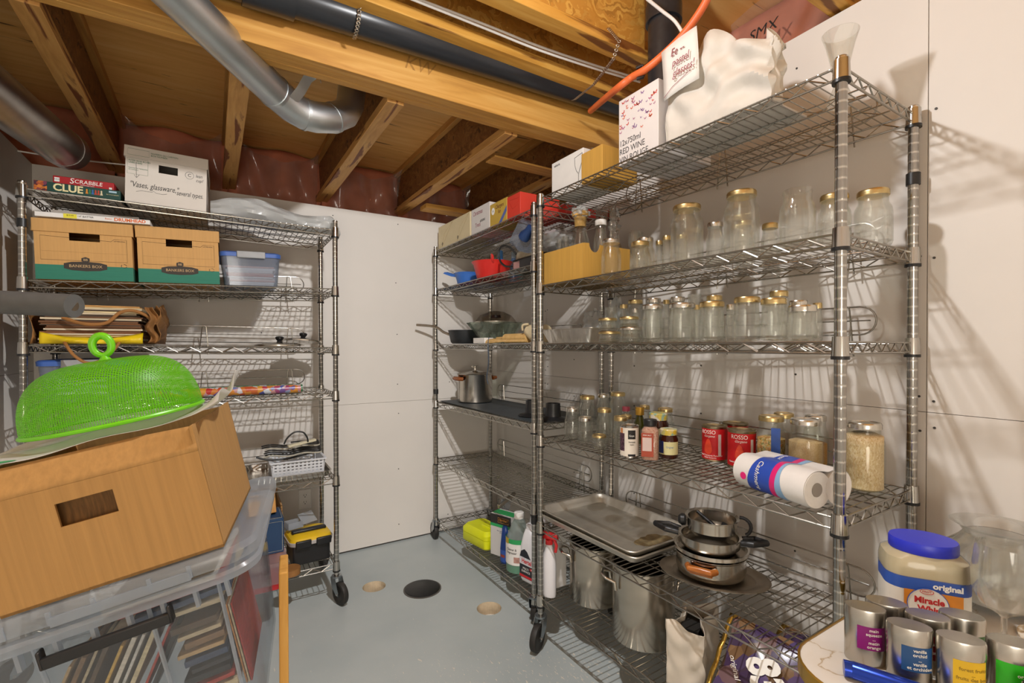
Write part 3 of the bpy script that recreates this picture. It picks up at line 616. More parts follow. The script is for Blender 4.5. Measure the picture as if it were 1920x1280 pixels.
t2 = thing('paper_stack', 'pile of pale papers inside the blue lidded bin beside the kraft boxes', 'papers', (.168, 2.815, 1.640), rot=(0, R(-1.75), RB))
for k in range(11):
    c = ['#e0d6c8', '#d6cabc', '#cf9a86', '#e6dfd4'][(k*7) % 4] if k != 5 else '#c07a66'
    MB().box((random.uniform(-.006, .006), random.uniform(-.006, .006), .004 + .0085*k), (.190 + .002*k, .25, .0075), rot=(0, 0, random.uniform(-.03, .03))).build('paper_sheets', pm('paper_%s' % c, c, .8), t2)
t = bin_('clear bin with blue lid behind the green mesh cover', (-.455, 2.83, 1.103), .305, .36, .168, RB)
MB().box((-.01, -.152, .07), (.16, .001, .07), rot=(R(-8), 0, 0)).build('paper_label', PAPER, t)
# bag of magazines
TANB = pm('tan_paper_bag', '#8f6232', .7, 0, .25, 14, bump=.5); YEL = pm('yellow_plastic', '#e0c117', .35, 0, .12, 12)
t = thing('magazine_bag', 'burst tan bag stuffed with a stack of magazines and yellow plastic', 'bag', (-.415, 2.645, 1.347), RB)
def bagside(u, v): return (-.205 + .41*u + .012*math.sin(9*u+4*v), .34 - .30*0 + .01*math.sin(12*u) , .004 + .17*v)
mb = MB(); mb.grid(bagside, 14, 5)
mb.grid(lambda u, v: (.197 + .012*math.sin(8*u + 9*v) + .02*math.sin(3*v), .34*u, .004 + (.17 - .02*math.sin(7*u))*v), 16, 8)
mb.grid(lambda u, v: (-.205 + .010*math.sin(9*u + 5*v), .34*u, .004 + .165*v), 14, 6)
mb.grid(lambda u, v: (.175 + .030*v + .010*math.sin(11*u), -.018 + .012*math.sin(6*u + 5*v), .008 + .155*u), 16, 6)
mb.build('bag_skin', TANB, t, thick=.002)
mb = MB(); mb.grid(lambda u, v: (-.17 + .33*u, -.026 - .012*math.sin(math.pi*v) + .008*math.sin(11*u + 3*v), .003 + (.018 + .030*abs(2*u - 1)**1.5 + .02*max(0, math.sin(9*u - 2))*(.5 - abs(u-.5)))*v), 30, 6); mb.build('plastic_edge', YEL, t, thick=.002)
mb = MB(); P = [(-.095, -.03, .012), (-.078, -.062, -.012), (-.055, -.078, -.045), (-.02, -.080, -.073), (.012, -.078, -.072), (.045, -.075, -.05), (.068, -.055, -.018), (.080, -.028, .010)]
q = pathtube('', P, .006, None, None, None, 8); q.build('strap', pm('tan_strap', '#9c6a35', .7), t)
pathtube('', [(-.10, -.03, .11), (-.03, -.05, .085), (.04, -.05, .09), (.085, -.045, .135), (.13, -.03, .145), (.18, -.01, .12), (.2, .0, .09)], .007, None, None, None, 8).build('strap', MATS['tan_strap'], t)
zz = .006; k = 0
cols = ['#8b5a2c', '#d8c396', '#6b4526', '#c7a86a', '#b98b4e', '#4c3a2a', '#d9cbb0', '#a87840', '#c9b99c', '#7d4f2a']
while zz < .162:
    h = random.choice([.005, .007, .009]); c = cols[(k*3 + k//4) % 10]; dx = random.uniform(-.010, .010)
    o = MB().box((-.01 + dx, .145 + random.uniform(-.010, .004), zz + h/2), (.318 + random.uniform(-.02, .008), .29, h*.9), rot=(0, 0, random.uniform(-.02, .02))).build('magazine', pm('mag_%s' % c, c, .7, 0, .25, 60, (.2, 1, 3)), None)
    o.location = (-.415, 2.645, 1.347); o.rotation_euler = (0, 0, RB)
    tag(o, 'one of the magazines stacked inside the tan bag', 'magazine', 'magazines in the tan bag'); zz += h; k += 1
# pot lids
def pot_lid(label, loc, r, rot=None, knob=1):
    t = thing('pot_lid', label, 'lid', loc, rot=rot or (0, 0, 0))
    mb = MB(); mb.lathe([(r, 0), (r, .004), (r*.96, .006), (r*.6, .014), (.01, .019), (.001, .019)], 36); mb.build('glass_dome', clear('lid_glass_%d' % int(r*1000), '#d8d6d2', .4), t)
    MB().lathe([(r*.985, -.001), (r*1.01, -.001), (r*1.01, .005), (r*.985, .005)], 36).build('steel_rim', STEEL, t)
    if knob: MB().lathe([(.001, .017), (.016, .017), (.011, .025), (.020, .036), (.021, .044), (.014, .049), (.001, .050)], 20).build('knob', BLACK, t)
pot_lid('glass pot lid with black knob lying flat underneath another lid', (.300, 2.80, 1.3425), .118)
pot_lid('glass pot lid with tall black knob leaning on the flat lid', (.425, 2.88, 1.365), .098, (R(-4), R(5), 0))
# gift wrap rolls
GW1 = speckle('gift_wrap_print', ['#b8312c', '#d8a23a', '#b8312c', '#4d5aa0', '#cfd6de', '#c24a2a'], 42, .3, (1, 1, 1)); GW2 = speckle('green_wrap_print', ['#1f6a3c', '#2f8a4c', '#d8d8d2', '#1f6a3c'], 60, .3)
for (y, z, x0, x1, mt, lb) in ((2.70, 1.1205, -.22, .385, GW1, 'red and blue printed gift wrap roll at the shelf edge'), (2.745, 1.1205, -.2, .40, GW2, 'green printed gift wrap roll lying behind the red printed roll')):
    t = thing('gift_wrap_roll', lb, 'gift wrap', (0, 0, 0)); MB().tube([(x0, y, z), (x1, y - .008, z)], .0215, 22).build('paper_roll', mt, t)
    MB().tube([(x0 - .001, y, z), (x1 + .001, y - .008, z)], .016, 14).build('core', CARD, t)
# shallow tray with basket of cables
t = thing('metal_tray', 'shallow steel tray holding a white basket of cables', 'tray', (.34, 2.835, .656), RB)
mb = MB(); loft(mb, [ring(.37, .34, .03, 0), ring(.385, .355, .035, .028), ring(.395, .365, .035, .029), ring(.395, .365, .035, .027), ring(.380, .350, .03, .026), ring(.365, .335, .03, .002)], cap1=True); mb.build('tray_body', STEEL, t)
t = thing('plastic_basket', 'white perforated plastic basket of tangled cables on the steel tray', 'basket', (.377, 2.82, .659), RB)
mb = MB(); w, d, h = .25, .26, .092
for s in (0, 1):
    for k in range(13):
        x = -w/2*.94 + w*.94*k/12; mb.box((x, (-d/2 if s == 0 else d/2), h/2), (.009, .002, h), rot=(R(6 if s == 0 else -6), 0, 0))
    for k in range(6): mb.box((0, (-d/2 - (k/5-.5)*.0095 if s == 0 else d/2 + (k/5-.5)*.0095), .006 + (h-.012)*k/5), (w*.97, .002, .008))
    mb.box(((-w/2 if s == 0 else w/2), 0, h/2), (.002, d, h), rot=(0, R(-6 if s == 0 else 6), 0))
mb.bx((-w/2+.004, -d/2+.004, 0), (w/2-.004, d/2-.004, .003)); mb.box((0, -d/2 - .006, h - .004), (w + .018, .012, .006)); mb.box((0, d/2 + .006, h - .004), (w + .018, .012, .006)); mb.box((-w/2 - .005, 0, h - .004), (.012, d, .006)); mb.box((w/2 + .005, 0, h - .004), (.012, d, .006))
mb.build('basket_body', pm('white_plastic', '#d8dadd', .4), t)
CABLE = pm('black_cable', '#222220', .5); rnd = random.Random(3)
def cable(label, pts, r, mt=CABLE): pathtube('cable', pts, r, mt, label, 'cable', 8)
cable('black cable arching high above the white basket', [(.31, 2.72, .835), (.325, 2.72, .865), (.36, 2.72, .892), (.40, 2.72, .888), (.42, 2.72, .860), (.425, 2.72, .836)], .0042)
cable('thick black cable sticking out past the basket end', [(.185, 2.76, .775), (.24, 2.75, .757), (.32, 2.75, .752), (.40, 2.77, .758), (.47, 2.79, .764)], .0052)
for k in range(7):
    y = 2.745 + .012*k; z = .757 + .0075*k; cc = 0
    cable('loop in the heap of tangled cables in the white basket', [(.215 + .02*rnd.random(), y, z + .014), (.26, y + .03, z + .013), (.33, y - .02, z + .012), (.41, y + .02, z + .013), (.48, y - .01, z + .013), (.495, y + .03, z + .013), (.44, y + .05, z + .013), (.36, y + .05, z + .013)], .0038, CABLE if k % 4 else pm('grey_cable', '#b8b2a0', .5))
for o in [o for o in bpy.data.objects if o.get('label') == 'loop in the heap of tangled cables in the white basket']: o['group'] = 'tangled cables in the basket'
t = carton('adapter_strip', 'pale power strip lying across the cables in the basket', 'power strip', (.40, 2.72, .824), (.14, .03, .012), rot=(0, R(-8), .1), mt=pm('beige_plastic', '#cfc6a8', .5))
# bottom shelf
t = carton('cardboard_box', 'open brown cardboard box behind the blue box', 'box', (.195, 2.76, .209), (.22, .27, .01), RB, CARD)
mb = MB(); 
for a, b in (((-.11, .26, 0), (.11, .27, .33)), ((.102, 0, 0), (.11, .26, .30)), ((-.11, 0, 0), (-.102, .26, .30)), ((-.102, 0, 0), (.102, .006, .26))): mb.bx(a, b)
mb.build('side_panels', CARD, t)
t = carton('blue_box', 'dark blue box with pale outline at the end of the bottom shelf', 'box', (.195, 2.555, .345), (.185, .19, .165), RB, pm('navy_card', '#1f3f63', .5, 0, .06))
outline(t, 'printed_frame', rect(.012, .086, .010, .150), -.0006, .0009, pm('pale_line', '#c9c4a6', .6)); 
o = outline(t, 'printed_frame', [(.012, .01), (.086, .01), (.086, .18), (.012, .18)], 0, .0009, MATS['pale_line']); o.rotation_euler = (R(-90), 0, 0); o.location = (0, 0, .1655)
tag(MB().box((.20, 2.65, .562), (.12, .04, .10), rot=(R(-20), 0, .1)).build('wood_block', wood('plain_wood', '#a8732f', '#c58e45', '#d3a25c', (8, 8, 1), 4), bev=.002), 'rough wooden block lying on the dark blue box', 'wood block')
PINKP = clear('pinkish_plastic', '#f0dde0', .35, .2, .35, '#eccfd2')
t = thing('storage_case', 'pinkish clear plastic case jutting from the bottom shelf under the blue box', 'case', (.195, 2.555, .2095), RB)
mb = MB(); loft(mb, [ring(.17, .20, .03, .03), ring(.205, .22, .04, .132)]); mb.build('case_body', PINKP, t)
mb = MB(); loft(mb, [ring(.14, .18, .02, 0), ring(.15, .19, .02, .03)]); mb.build('red_base', pm('red_plastic', '#b8262b', .4), t)
t = thing('tool_box', 'yellow and black tool box on the bottom shelf', 'tool box', (.428, 2.755, .209), R(4)); YP = pm('tool_yellow', '#e3b91c', .45)
MB().box((0, 0, .055), (.185, .17, .105)).build('body', BLACK, t, bev=.008)
mb = MB(); loft(mb, [ring(.215, .20, .04, .105), ring(.22, .205, .045, .125)]); mb.build('tray_rim', pm('grey_translucent', '#b9b2ad', .35), t, bev=.002)
mb = MB(); loft(mb, [ring(.21, .195, .04, .125), ring(.20, .185, .04, .140), ring(.15, .14, .04, .152)]); mb.build('lid', YP, t)
for x in (-.045, .055): MB().box((x, -.105, .115), (.075, .014, .040), rot=(R(12), 0, 0)).build('latch', BLACK, t, bev=.004)
MB().box((.0, -.02, .158), (.17, .035, .016)).build('handle', BLACK, t, bev=.005)
t = thing('scoop', 'pale translucent plastic scoop lying on the yellow tool box', 'scoop', (.40, 2.80, .3722), R(15))
mb = MB(); mb.box((.035, 0, .035), (.085, .07, .003), rot=(R(38), 0, R(10))); mb.bx((-.075, -.03, 0), (.0, .03, .003)); mb.bx((-.075, -.03, 0), (.0, -.028, .035)); mb.bx((-.075, .028, 0), (.0, .03, .035)); mb.bx((-.078, -.03, 0), (-.075, .03, .035)); mb.build('scoop_body', MILKP, t, bev=.002)
tag(MB().lathe([(.032, 0), (.046, 0), (.046, .03), (.032, .03)], 24).build('tape_roll', TANB, loc=(.322, 2.60, .21)), 'roll of brown tape at the end of the yellow tool box', 'tape')
# ---------------------------------------------------------------- things on the corner rack (fronts face -x, so local x runs towards the camera)
RZ = R(-90)
z1 = 2.0025
t = carton('carton', 'cream folded carton at the corner end of the top shelf', 'box', (1.33, 2.855, z1), (.48, .24, .155), RZ, pm('cream_card', '#d8c7a0', .7, 0, .04))
for s in (-1, 1):
    outline(t, 'fold_line', [(.12*s + .11, .15), (.12*s - .02, .095), (.12*s - .06, .01)], -.0005, .0008, pm('fold_shadow', '#b09a70', .8)); decal(t, 'printed_dot', ell(.12*s - .05, .03, .011, .012), -.0003, pm('grey_dot', '#7a7060', .8))
t = carton('carton', 'white carton with red handwriting on the corner rack top shelf', 'box', (1.33, 2.485, z1), (.225, .22, .153), RZ, pm('offwhite_card', '#dcd6d0', .7, 0, .03))
text(t, 'Christmas\n\nTrees', .036, (-.03, -.0006, .085), PINKINK, shear=.2, sx=.8); text(t, '#XB2043', .020, (.03, -.0006, .065), INK, sx=.8)
t = carton('carton', 'yellow printed carton between the white carton and red box', 'box', (1.33, 2.277, z1), (.182, .22, .128), RZ, pm('mustard_card', '#c6a344', .65, 0, .04))
text(t, 'Chargers\nfor', .030, (.015, -.0006, .085), pm('maroon_ink', '#6a2a2a', .6), shear=.2, sx=.8); decal(t, 'printed_badge', ell(-.055, .085, .018, .020), -.0003, WHITEINK); text(t, '32', .014, (-.055, -.0008, .085), INK)
decal(t, 'printed_stripe', [(.0, .0), (.03, .0), (.091, .055), (.091, .085)], -.0003, pm('blue_stripe', '#5a6aa8', .6))
t = carton('red_box', 'bright red box standing at the edge of the corner rack top shelf', 'box', (1.33, 2.118, z1), (.128, .25, .122), RZ, pm('bright_red_card', '#d8402f', .55, 0, .03))
outline(t, 'fold_line', [(-.05, .10), (-.01, .05), (.03, .058), (.05, .095)], -.0005, .0007, pm('red_fold', '#b8301f', .6))
carton('red_box', 'flat red box lying behind the two rack posts', 'box', (1.50, 1.98, z1), (.16, .20, .05), RZ, pm('red_card_two', '#c8382c', .55, 0, .05))
# second shelf
z2 = 1.7355
def handled_bowl(label, loc, r, h, mt, rz, hl):
    t = thing('plastic_bowl', label, 'bowl', loc, rz)
    MB().lathe([(.001, 0), (r*.72, 0), (r*.78, .006), (r*.97, h*.9), (r*1.06, h), (r*1.04, h - .004), (r*.94, h*.86), (r*.72, .008), (.001, .006)], 32).build('bowl_body', mt, t)
    mb = MB(); mb.tube([(-r, 0, h - .006), (-r - hl*.4, 0, h + .002), (-r - hl*.8, 0, h + .018), (-r - hl, 0, h + .022)], [.016, .014, .013, .008], 10, sc=(1, .35)); mb.build('handle', mt, t)
handled_bowl('blue plastic bowl with handle near the corner post', (1.425, 2.83, z2), .088, .078, pm('blue_plastic', '#3f72c4', .35), R(-65), .12)
handled_bowl('bright red plastic colander bowl beside the blue bowl', (1.42, 2.50, z2), .118, .10, pm('red_bowl_plastic', '#e0322b', .3), R(60), .03)
t = carton('small_carton', 'printed grey and yellow carton behind the blue bowl', 'box', (1.60, 2.72, z2), (.17, .06, .11), RZ, pm('grey_print', '#b9b0a0', .6, 0, .2, 60)); decal(t, 'printed_badge', rect(-.02, .05, .01, .06), -.0003, pm('yellow_print', '#d9b23a', .6)); decal(t, 'printed_badge', rect(.05, .085, .02, .10), -.0003, INK)
def pump(label, x, y, z, r, h, mt, cap):
    t = thing('plastic_bottle', label, 'bottle', (x, y, z)); MB().lathe([(.001, 0), (r, 0), (r, h*.62), (r*.55, h*.74), (r*.4, h*.80), (r*.4, h*.82)], 22).build('bottle_body', mt, t); MB().lathe([(r*.48, h*.8), (r*.48, h*.97), (r*.40, h), (.001, h)], 18).build('cap', cap, t)
pump('blue capped squeeze bottle behind the red colander bowl', 1.57, 2.66, z2, .034, .215, pm('sky_blue_plastic', '#4f8fd8', .35), pm('sky_blue_cap', '#5a9ae0', .35))
pump('small dark blue bottle with pale cap behind the red colander bowl', 1.60, 2.55, z2, .03, .19, pm('slate_blue', '#5b7391', .3), pm('pale_cap', '#9fb6c4', .4))
pump('teal and orange printed tub behind the red colander bowl', 1.675, 2.62, z2, .035, .16, pm('teal_print', '#6f9a94', .4, 0, .3, 30), pm('orange_cap', '#d89a6a', .4))
t = carton('appliance_base', 'black appliance with printed side beside the rack post', 'appliance', (1.40, 2.10, z2), (.30, .26, .075), RZ, BLACK, bev=.01)
decal(t, 'printed_label', rect(-.13, -.07, .02, .06), -.0006, pm('grey_pink_print', '#b98a84', .6))
cable('black cord curving in front of the black appliance', [(1.36, 2.14, 1.822), (1.34, 2.17, 1.86), (1.32, 2.21, 1.875), (1.32, 2.25, 1.855), (1.32, 2.24, 1.80), (1.32, 2.19, 1.765), (1.32, 2.12, 1.75)], .0055)
t = carton('crumpled_bag', 'small beige packet on top of the black appliance', 'packet', (1.42, 2.16, z2 + .0755), (.16, .10, .045), RZ, pm('beige_packet', '#c5b79c', .6, 0, .2, 30), bev=.012)
t = thing('plastic_tub', 'clear plastic tub tipped on its side beneath the red box', 'tub', (1.36, 2.03, 1.862), rot=(R(-12), R(-42), RZ))
mb = MB(); loft(mb, [ring(.12, .09, .025, 0), ring(.15, .115, .03, .075), ring(.162, .127, .03, .077), ring(.162, .127, .03, .073), ring(.147, .112, .03, .072), ring(.116, .086, .025, .003)], cap1=True); mb.build('tub_body', CLEARB, t)
tag(MB().lathe([(.001, 0), (.03, 0), (.03, .02), (.02, .05), (.02, .075), (.001, .08)], 20).build('bottle_stopper', pm('dark_blue_plastic', '#27406e', .35), loc=(1.335, 2.03, 1.885), rot=(R(60), 0, 0)), 'dark blue stopper inside the tipped clear tub', 'stopper')
def crumple(cx, cy, cz, rx, ry, rz_, seed, nu=26, nv=18, base=True):
    rnd = random.Random(seed); ph = [rnd.uniform(0, 6.28) for _ in range(6)]
    def fn(u, v):
        a = 2*math.pi*u; b = math.pi*v
        k = 1 + .16*math.sin(3*a+ph[0])*math.sin(4*b+ph[1]) + .10*math.sin(7*a+ph[2]+3*b) + .07*math.sin(11*b+ph[3]-4*a)
        z = -math.cos(b)*rz_*k
        return (cx + rx*k*math.sin(b)*math.cos(a), cy + ry*k*math.sin(b)*math.sin(a), cz + max(z, -rz_*.8))
    return MB().grid(fn, nu, nv)
tag(crumple(1.52, 2.0, 1.882, .085, .105, .052, 5).build('bubble_wrap', WRAPF), 'bundle of bubble wrap behind the two rack posts', 'bubble wrap')
# middle shelf
z3 = 1.3555
t = thing('frying_pan', 'dark saucepan whose long steel handle juts past the corner post', 'pan', (1.42, 2.865, z3), R(0))
PANM = pm('dark_pan', '#2d2f31', .4, .3, .2, 20)
MB().lathe([(.001, 0), (.085, 0), (.095, .01), (.112, .086), (.115, .088), (.109, .084), (.092, .012), (.001, .008)], 32).build('pan_body', PANM, t)
pathtube('', [(-.072, .080, .060), (-.105, .115, .078), (-.135, .15, .108), (-.17, .185, .120), (-.245, .245, .128)], .0085, None, None, None, 10).build('handle', STEELD, t)
t = thing('glass_bowl', 'large cut glass serving bowl on the middle shelf of the corner rack', 'bowl', (1.50, 2.60, z3))
mb = MB()
def flute(r, z, n=48, amp=.03): return [((r*(1 + amp*math.cos(12*2*math.pi*k/n)))*math.cos(2*math.pi*k/n), (r*(1 + amp*math.cos(12*2*math.pi*k/n)))*math.sin(2*math.pi*k/n), z) for k in range(n)]
loft(mb, [flute(.085, 0, amp=.0), flute(.09, .012, amp=.01), flute(.125, .06), flute(.158, .105, amp=.04), flute(.175, .128, amp=.05), flute(.170, .128, amp=.05), flute(.152, .105, amp=.04), flute(.118, .06), flute(.08, .012, amp=0)]); mb.build('bowl_body', GREENG, t)
t = thing('pot_lid', 'domed glass pot lid resting inside the cut glass bowl', 'lid', (1.50, 2.60, 1.486))
MB().lathe([(.128, 0), (.125, .012), (.10, .042), (.05, .066), (.001, .073)], 36).build('glass_dome', clear('smoky_lid_glass', '#d6d0c8', .4), t); MB().lathe([(.127, -.002), (.131, -.002), (.131, .004), (.127, .004)], 36).build('steel_rim', STEEL, t)
MB().lathe([(.001, .03), (.035, .03), (.03, .045), (.001, .05)], 20).build('knob', BLACK, t)
t = carton('small_carton', 'small white carton in front of the cut glass bowl', 'box', (1.335, 2.515, z3), (.14, .06, .032), RZ, PAPER)
WOODL = wood('pale_wood', '#c99c58', '#dbb26e', '#e6c283', (1, 6, 6), 8)
t = thing('wooden_utensil', 'pale wooden serving spoon lying on the middle shelf of corner rack', 'spoon', (1.350, 2.20, z3 + .003)); MB().tube([(0, .24, .008), (0, .18, .010), (0, .05, .009), (0, -.17, .008)], [.016, .018, .009, .009], 12, sc=(1, .45)).build('handle', WOODL, t)
t = thing('rolling_pin', 'pale wooden rolling pin behind the wooden spoon', 'rolling pin', (1.40, 2.22, z3 + .026)); MB().tube([(0, .19, 0), (0, .10, 0), (0, .095, 0), (0, .09, 0)], [.010, .011, .012, .012], 16).build('handle', WOODL, t); MB().tube([(0, .09, 0), (0, -.14, 0)], .0255, 24).build('roller', WOODL, t)
t = thing('cloth_roll', 'rolled cream cloth leaning against the rack post', 'cloth', (1.40, 2.035, z3 + .046))
mb = MB(); mb.tube([(0, .05, .02), (.01, 0, 0), (.02, -.08, .0)], [.03, .046, .045], 20); mb.build('roll', pm('cream_cloth', '#d9c7a2', .85, 0, .08, 30, bump=.4), t); pathtube('', [(-.03, .06, .02), (-.035, .05, .045), (-.02, .02, .05)], .006, None, None, None).build('roll_edge', MATS['cream_cloth'], t)
cable('thin blue cord hanging down from the middle shelf by the wooden utensils', [(1.30, 2.33, 1.385), (1.29, 2.32, 1.36), (1.287, 2.315, 1.33), (1.287, 2.31, 1.25), (1.287, 2.33, 1.17), (1.287, 2.315, 1.13)], .0022, pm('blue_cord', '#33495e', .5))
# fourth shelf
z4 = .9650
tag(MB().bx((1.325, 1.915, .9627), (1.715, 3.064, .9647)).build('shelf_liner', pm('charcoal_mat', '#3c4245', .55, 0, .12, 8)), 'charcoal plastic liner covering the wire shelf under the lidded pot', 'shelf liner')
t = thing('cooking_pot', 'tall shiny lidded pot with amber side handles on the liner', 'pot', (1.50, 2.88, .9655), R(-20)); AMB = pm('amber_plastic', '#8a4a1c', .25, 0, .15)
MB().lathe([(.001, 0), (.105, 0), (.114, .006), (.116, .178), (.119, .182), (.113, .180), (.111, .01), (.001, .006)], 36).build('pot_body', STEEL, t)
for a in (0, 180):
    M = Matrix.Rotation(R(a + 200), 4, 'Z'); mb = MB(); mb.tube([M @ Vector(p) for p in [(.112, -.045, .158), (.135, -.04, .160), (.145, 0, .160), (.135, .04, .160), (.112, .045, .158)]], .013, 10); mb.build('handle', AMB, t)
MB().lathe([(.119, .180), (.121, .186), (.115, .190), (.06, .205), (.02, .211), (.001, .212)], 36).build('lid', STEEL, t); MB().lathe([(.001, .21), (.008, .21), (.008, .226), (.022, .230), (.023, .240), (.018, .244), (.001, .245)], 20).build('knob', STEEL, t)
for lb, x, y in (('short black stand on the liner just past the rack post', 1.45, 2.12), ('black stand on the liner seen between two rack posts', 1.46, 1.952)):
    t = thing('black_stand', lb, 'stand', (x, y, z4)); MB().lathe([(.001, 0), (.075, 0), (.078, .006), (.07, .012), (.045, .016), (.04, .02), (.036, .085), (.03, .085), (.03, .03), (.001, .03)], 28).build('stand_body', BLACK, t)
# bottom shelf
z6 = .1465
t = thing('tool_case', 'bright yellow hard case on the bottom shelf of the corner rack', 'case', (1.40, 2.57, z6), R(-82)); NEON = pm('neon_yellow', '#d8dc14', .4, 0, .04)
mb = MB(); loft(mb, [ring(.235, .15, .022, 0), ring(.25, .165, .025, .010), ring(.25, .165, .025, .056)]); mb.build('case_base', NEON, t); mb = MB(); loft(mb, [ring(.25, .165, .025, .058), ring(.25, .165, .025, .082), ring(.215, .135, .03, .103)]); mb.build('case_lid', NEON, t)
MB().box((.05, .0, .105), (.11, .035, .012)).build('grip', NEON, t, bev=.004)
t = thing('grout_float', 'grey packaged trowel standing on the yellow case', 'trowel', (1.47, 2.46, .2485), R(-75)); MB().box((0, 0, .045), (.09, .045, .09), taper=.9).build('package', pm('dark_package', '#3a3f40', .3, 0, .3, 30), t, bev=.004); MB().box((.0, .01, .125), (.012, .09, .085), rot=(R(-25), 0, 0)).build('blister', CLEARP, t, bev=.006); MB().box((.0, .03, .165), (.02, .15, .02), rot=(R(18), 0, 0)).build('blade', STEELD, t, bev=.003)
t = thing('grout_box', 'tall green and white box standing beside the yellow case', 'box', (1.42, 2.352, z6), R(-70)); MB().bx((-.075, -.045, 0), (.075, .045, .235)).build('body', pm('pale_grey_card', '#c9c5c0', .6, 0, .03), t, bev=.0015)
GRN = pm('kelly_green', '#2b9a55', .5); BLKC = pm('dark_card', '#2c2926', .5)
for f, nm in ((-.0452, 0), (.0448, 1)):
    decal(t, 'printed_band', rect(-.075, .075, .165, .182), f, GRN); decal(t, 'printed_band', rect(-.075, .075, .182, .235), f, BLKC)
MB().bx((-.0755, -.045, .165), (-.075, .045, .182)).build('printed_band', GRN, t); MB().bx((-.0755, -.045, .182), (-.075, .045, .235)).build('printed_band', BLKC, t); MB().bx((-.075, -.03, .2352), (.075, .03, .2357)).build('printed_band', GRN, t)
decal(t, 'printed_badge', rect(-.02, .06, .192, .222), -.046, INK); outline(t, 'printed_frame', rect(-.018, .058, .194, .220), -.0472, .0008, pm('orange_gold', '#d8963a', .5)); text(t, 'CEMENT', .017, (.02, -.0472, .207), MATS['orange_gold'])
text(t, 'floor and wall grout\nfor joints', .009, (.01, -.0456, .14), pm('navy_ink', '#26306a', .6))
t = thing('spray_bottle', 'slim blue spray bottle standing before the green and white box', 'bottle', (1.362, 2.262, z6), R(-75)); MB().lathe([(.001, 0), (.028, 0), (.03, .005), (.03, .08), (.028, .10), (.018, .19), (.013, .20), (.001, .2)], 22, sx=1, sy=.7).build('bottle_body', clear('blue_clear', '#7fa2dc', .35, .1, .45, '#3f68b8'), t); patch(t, 'printed_label', .0305, -70, 70, .01, .075, pm('blue_label', '#2c4f9c', .5), sy=.7); patch(t, 'printed_label', .0308, -30, 30, .035, .05, pm('brick_label', '#8a3a2a', .5), sy=.7)
# green cleaner jug
t = thing('cleaner_jug', 'clear gallon jug of green cleaner with white label', 'jug', (1.385, 2.155, z6), R(-68)); JP = [(.001, 0), (.062, 0), (.07, .006), (.07, .165), (.066, .18), (.03, .262), (.022, .272), (.022, .285)]
MB().lathe(JP, 30).build('jug_body', clear('jug_plastic', '#e2eee8', .35, .1, .30, '#dfe8e6'), t); MB().lathe([(.001, .004), (.066, .004), (.067, .055), (.001, .055)], 30).build('green_liquid', pm('green_liquid', '#0f8f5a', .15), t)
MB().lathe([(.026, .275), (.026, .305), (.022, .308), (.001, .308)], 22).build('cap', PAPER, t); patch(t, 'printed_label', .0712, -75, 75, .048, .158, pm('label_white', '#e6e2dc', .6)); patch(t, 'printed_band', .0716, -75, 75, .158, .182, GRN); 
text(t, 'Cleaner &\nDegreaser', .017, (0, 0, .120), INK, bend=.0718, sx=.9, name='printed_text'); patch(t, 'printed_badge', .0719, -42, -14, .155, .185, pm('gold_seal', '#b99a2e', .5)); patch(t, 'printed_badge', .0718, 12, 52, .062, .092, pm('mixed_print', '#b4877a', .6, 0, .3, 60))
def flat_jug(label, x, y, z, w, d, h, rz, mt, cap, lab):
    t = thing('cleaner_jug', label, 'jug', (x, y, z), R(rz)); mb = MB()
    loft(mb, [ring(w*.9, d*.9, d*.3, 0), ring(w, d, d*.35, .008), ring(w, d, d*.35, h*.62), ring(w*.82, d*.9, d*.35, h*.78), ring(w*.42, d*.6, d*.25, h*.9, dx=-w*.12), ring(w*.30, d*.5, d*.22, h*.93, dx=-w*.12)]); mb.build('jug_body', mt, t)
    MB().lathe([(d*.30, h*.93), (d*.30, h*.99), (d*.26, h), (.001, h)], 20, 0, Matrix.Translation((-w*.12, 0, 0))).build('cap', cap, t)
    mb = MB(); mb.tube([(w*.05, 0, h*.86), (w*.30, 0, h*.82), (w*.42, 0, h*.72), (w*.43, 0, h*.5)], [.012, .013, .013, .012], 10); mb.build('handle', mt, t)
    return t
WP = pm('white_jug_plastic', '#e4e2e4', .35, 0, .02); 
t = flat_jug('white jug with black and red label beside the rack wheels', 1.375, 2.012, z6, .125, .075, .285, -80, WP, WP, 1)
decal(t, 'printed_label', [(-.055, .02), (.055, .02), (.055, .10), (.03, .115), (0, .155), (-.02, .165), (-.045, .150), (-.055, .12)], -.0382, pm('black_label', '#23242c', .5)); decal(t, 'printed_band', rect(-.055, .055, .086, .122), -.0387, pm('label_pale', '#d8d8dc', .5)); text(t, 'Hertel', .032, (-.004, -.0394, .104), pm('hertel_red', '#c8252b', .5), sx=.85, bold=.0008)
decal(t, 'printed_band', rect(-.055, .055, .022, .034), -.0388, MATS['hertel_red']); text(t, 'MULTI\nSURFACE', .015, (-.01, -.0392, .060), WHITEINK); decal(t, 'printed_badge', rect(.02, .055, .068, .080), -.0388, MATS['hertel_red']); text(t, 'PLUS', .009, (.037, -.0394, .074), WHITEINK)
flat_jug('white jug with blue cap standing at the back beside the post', 1.53, 2.16, z6, .14, .09, .318, -85, WP, pm('royal_blue_cap', '#22369a', .4), 0)
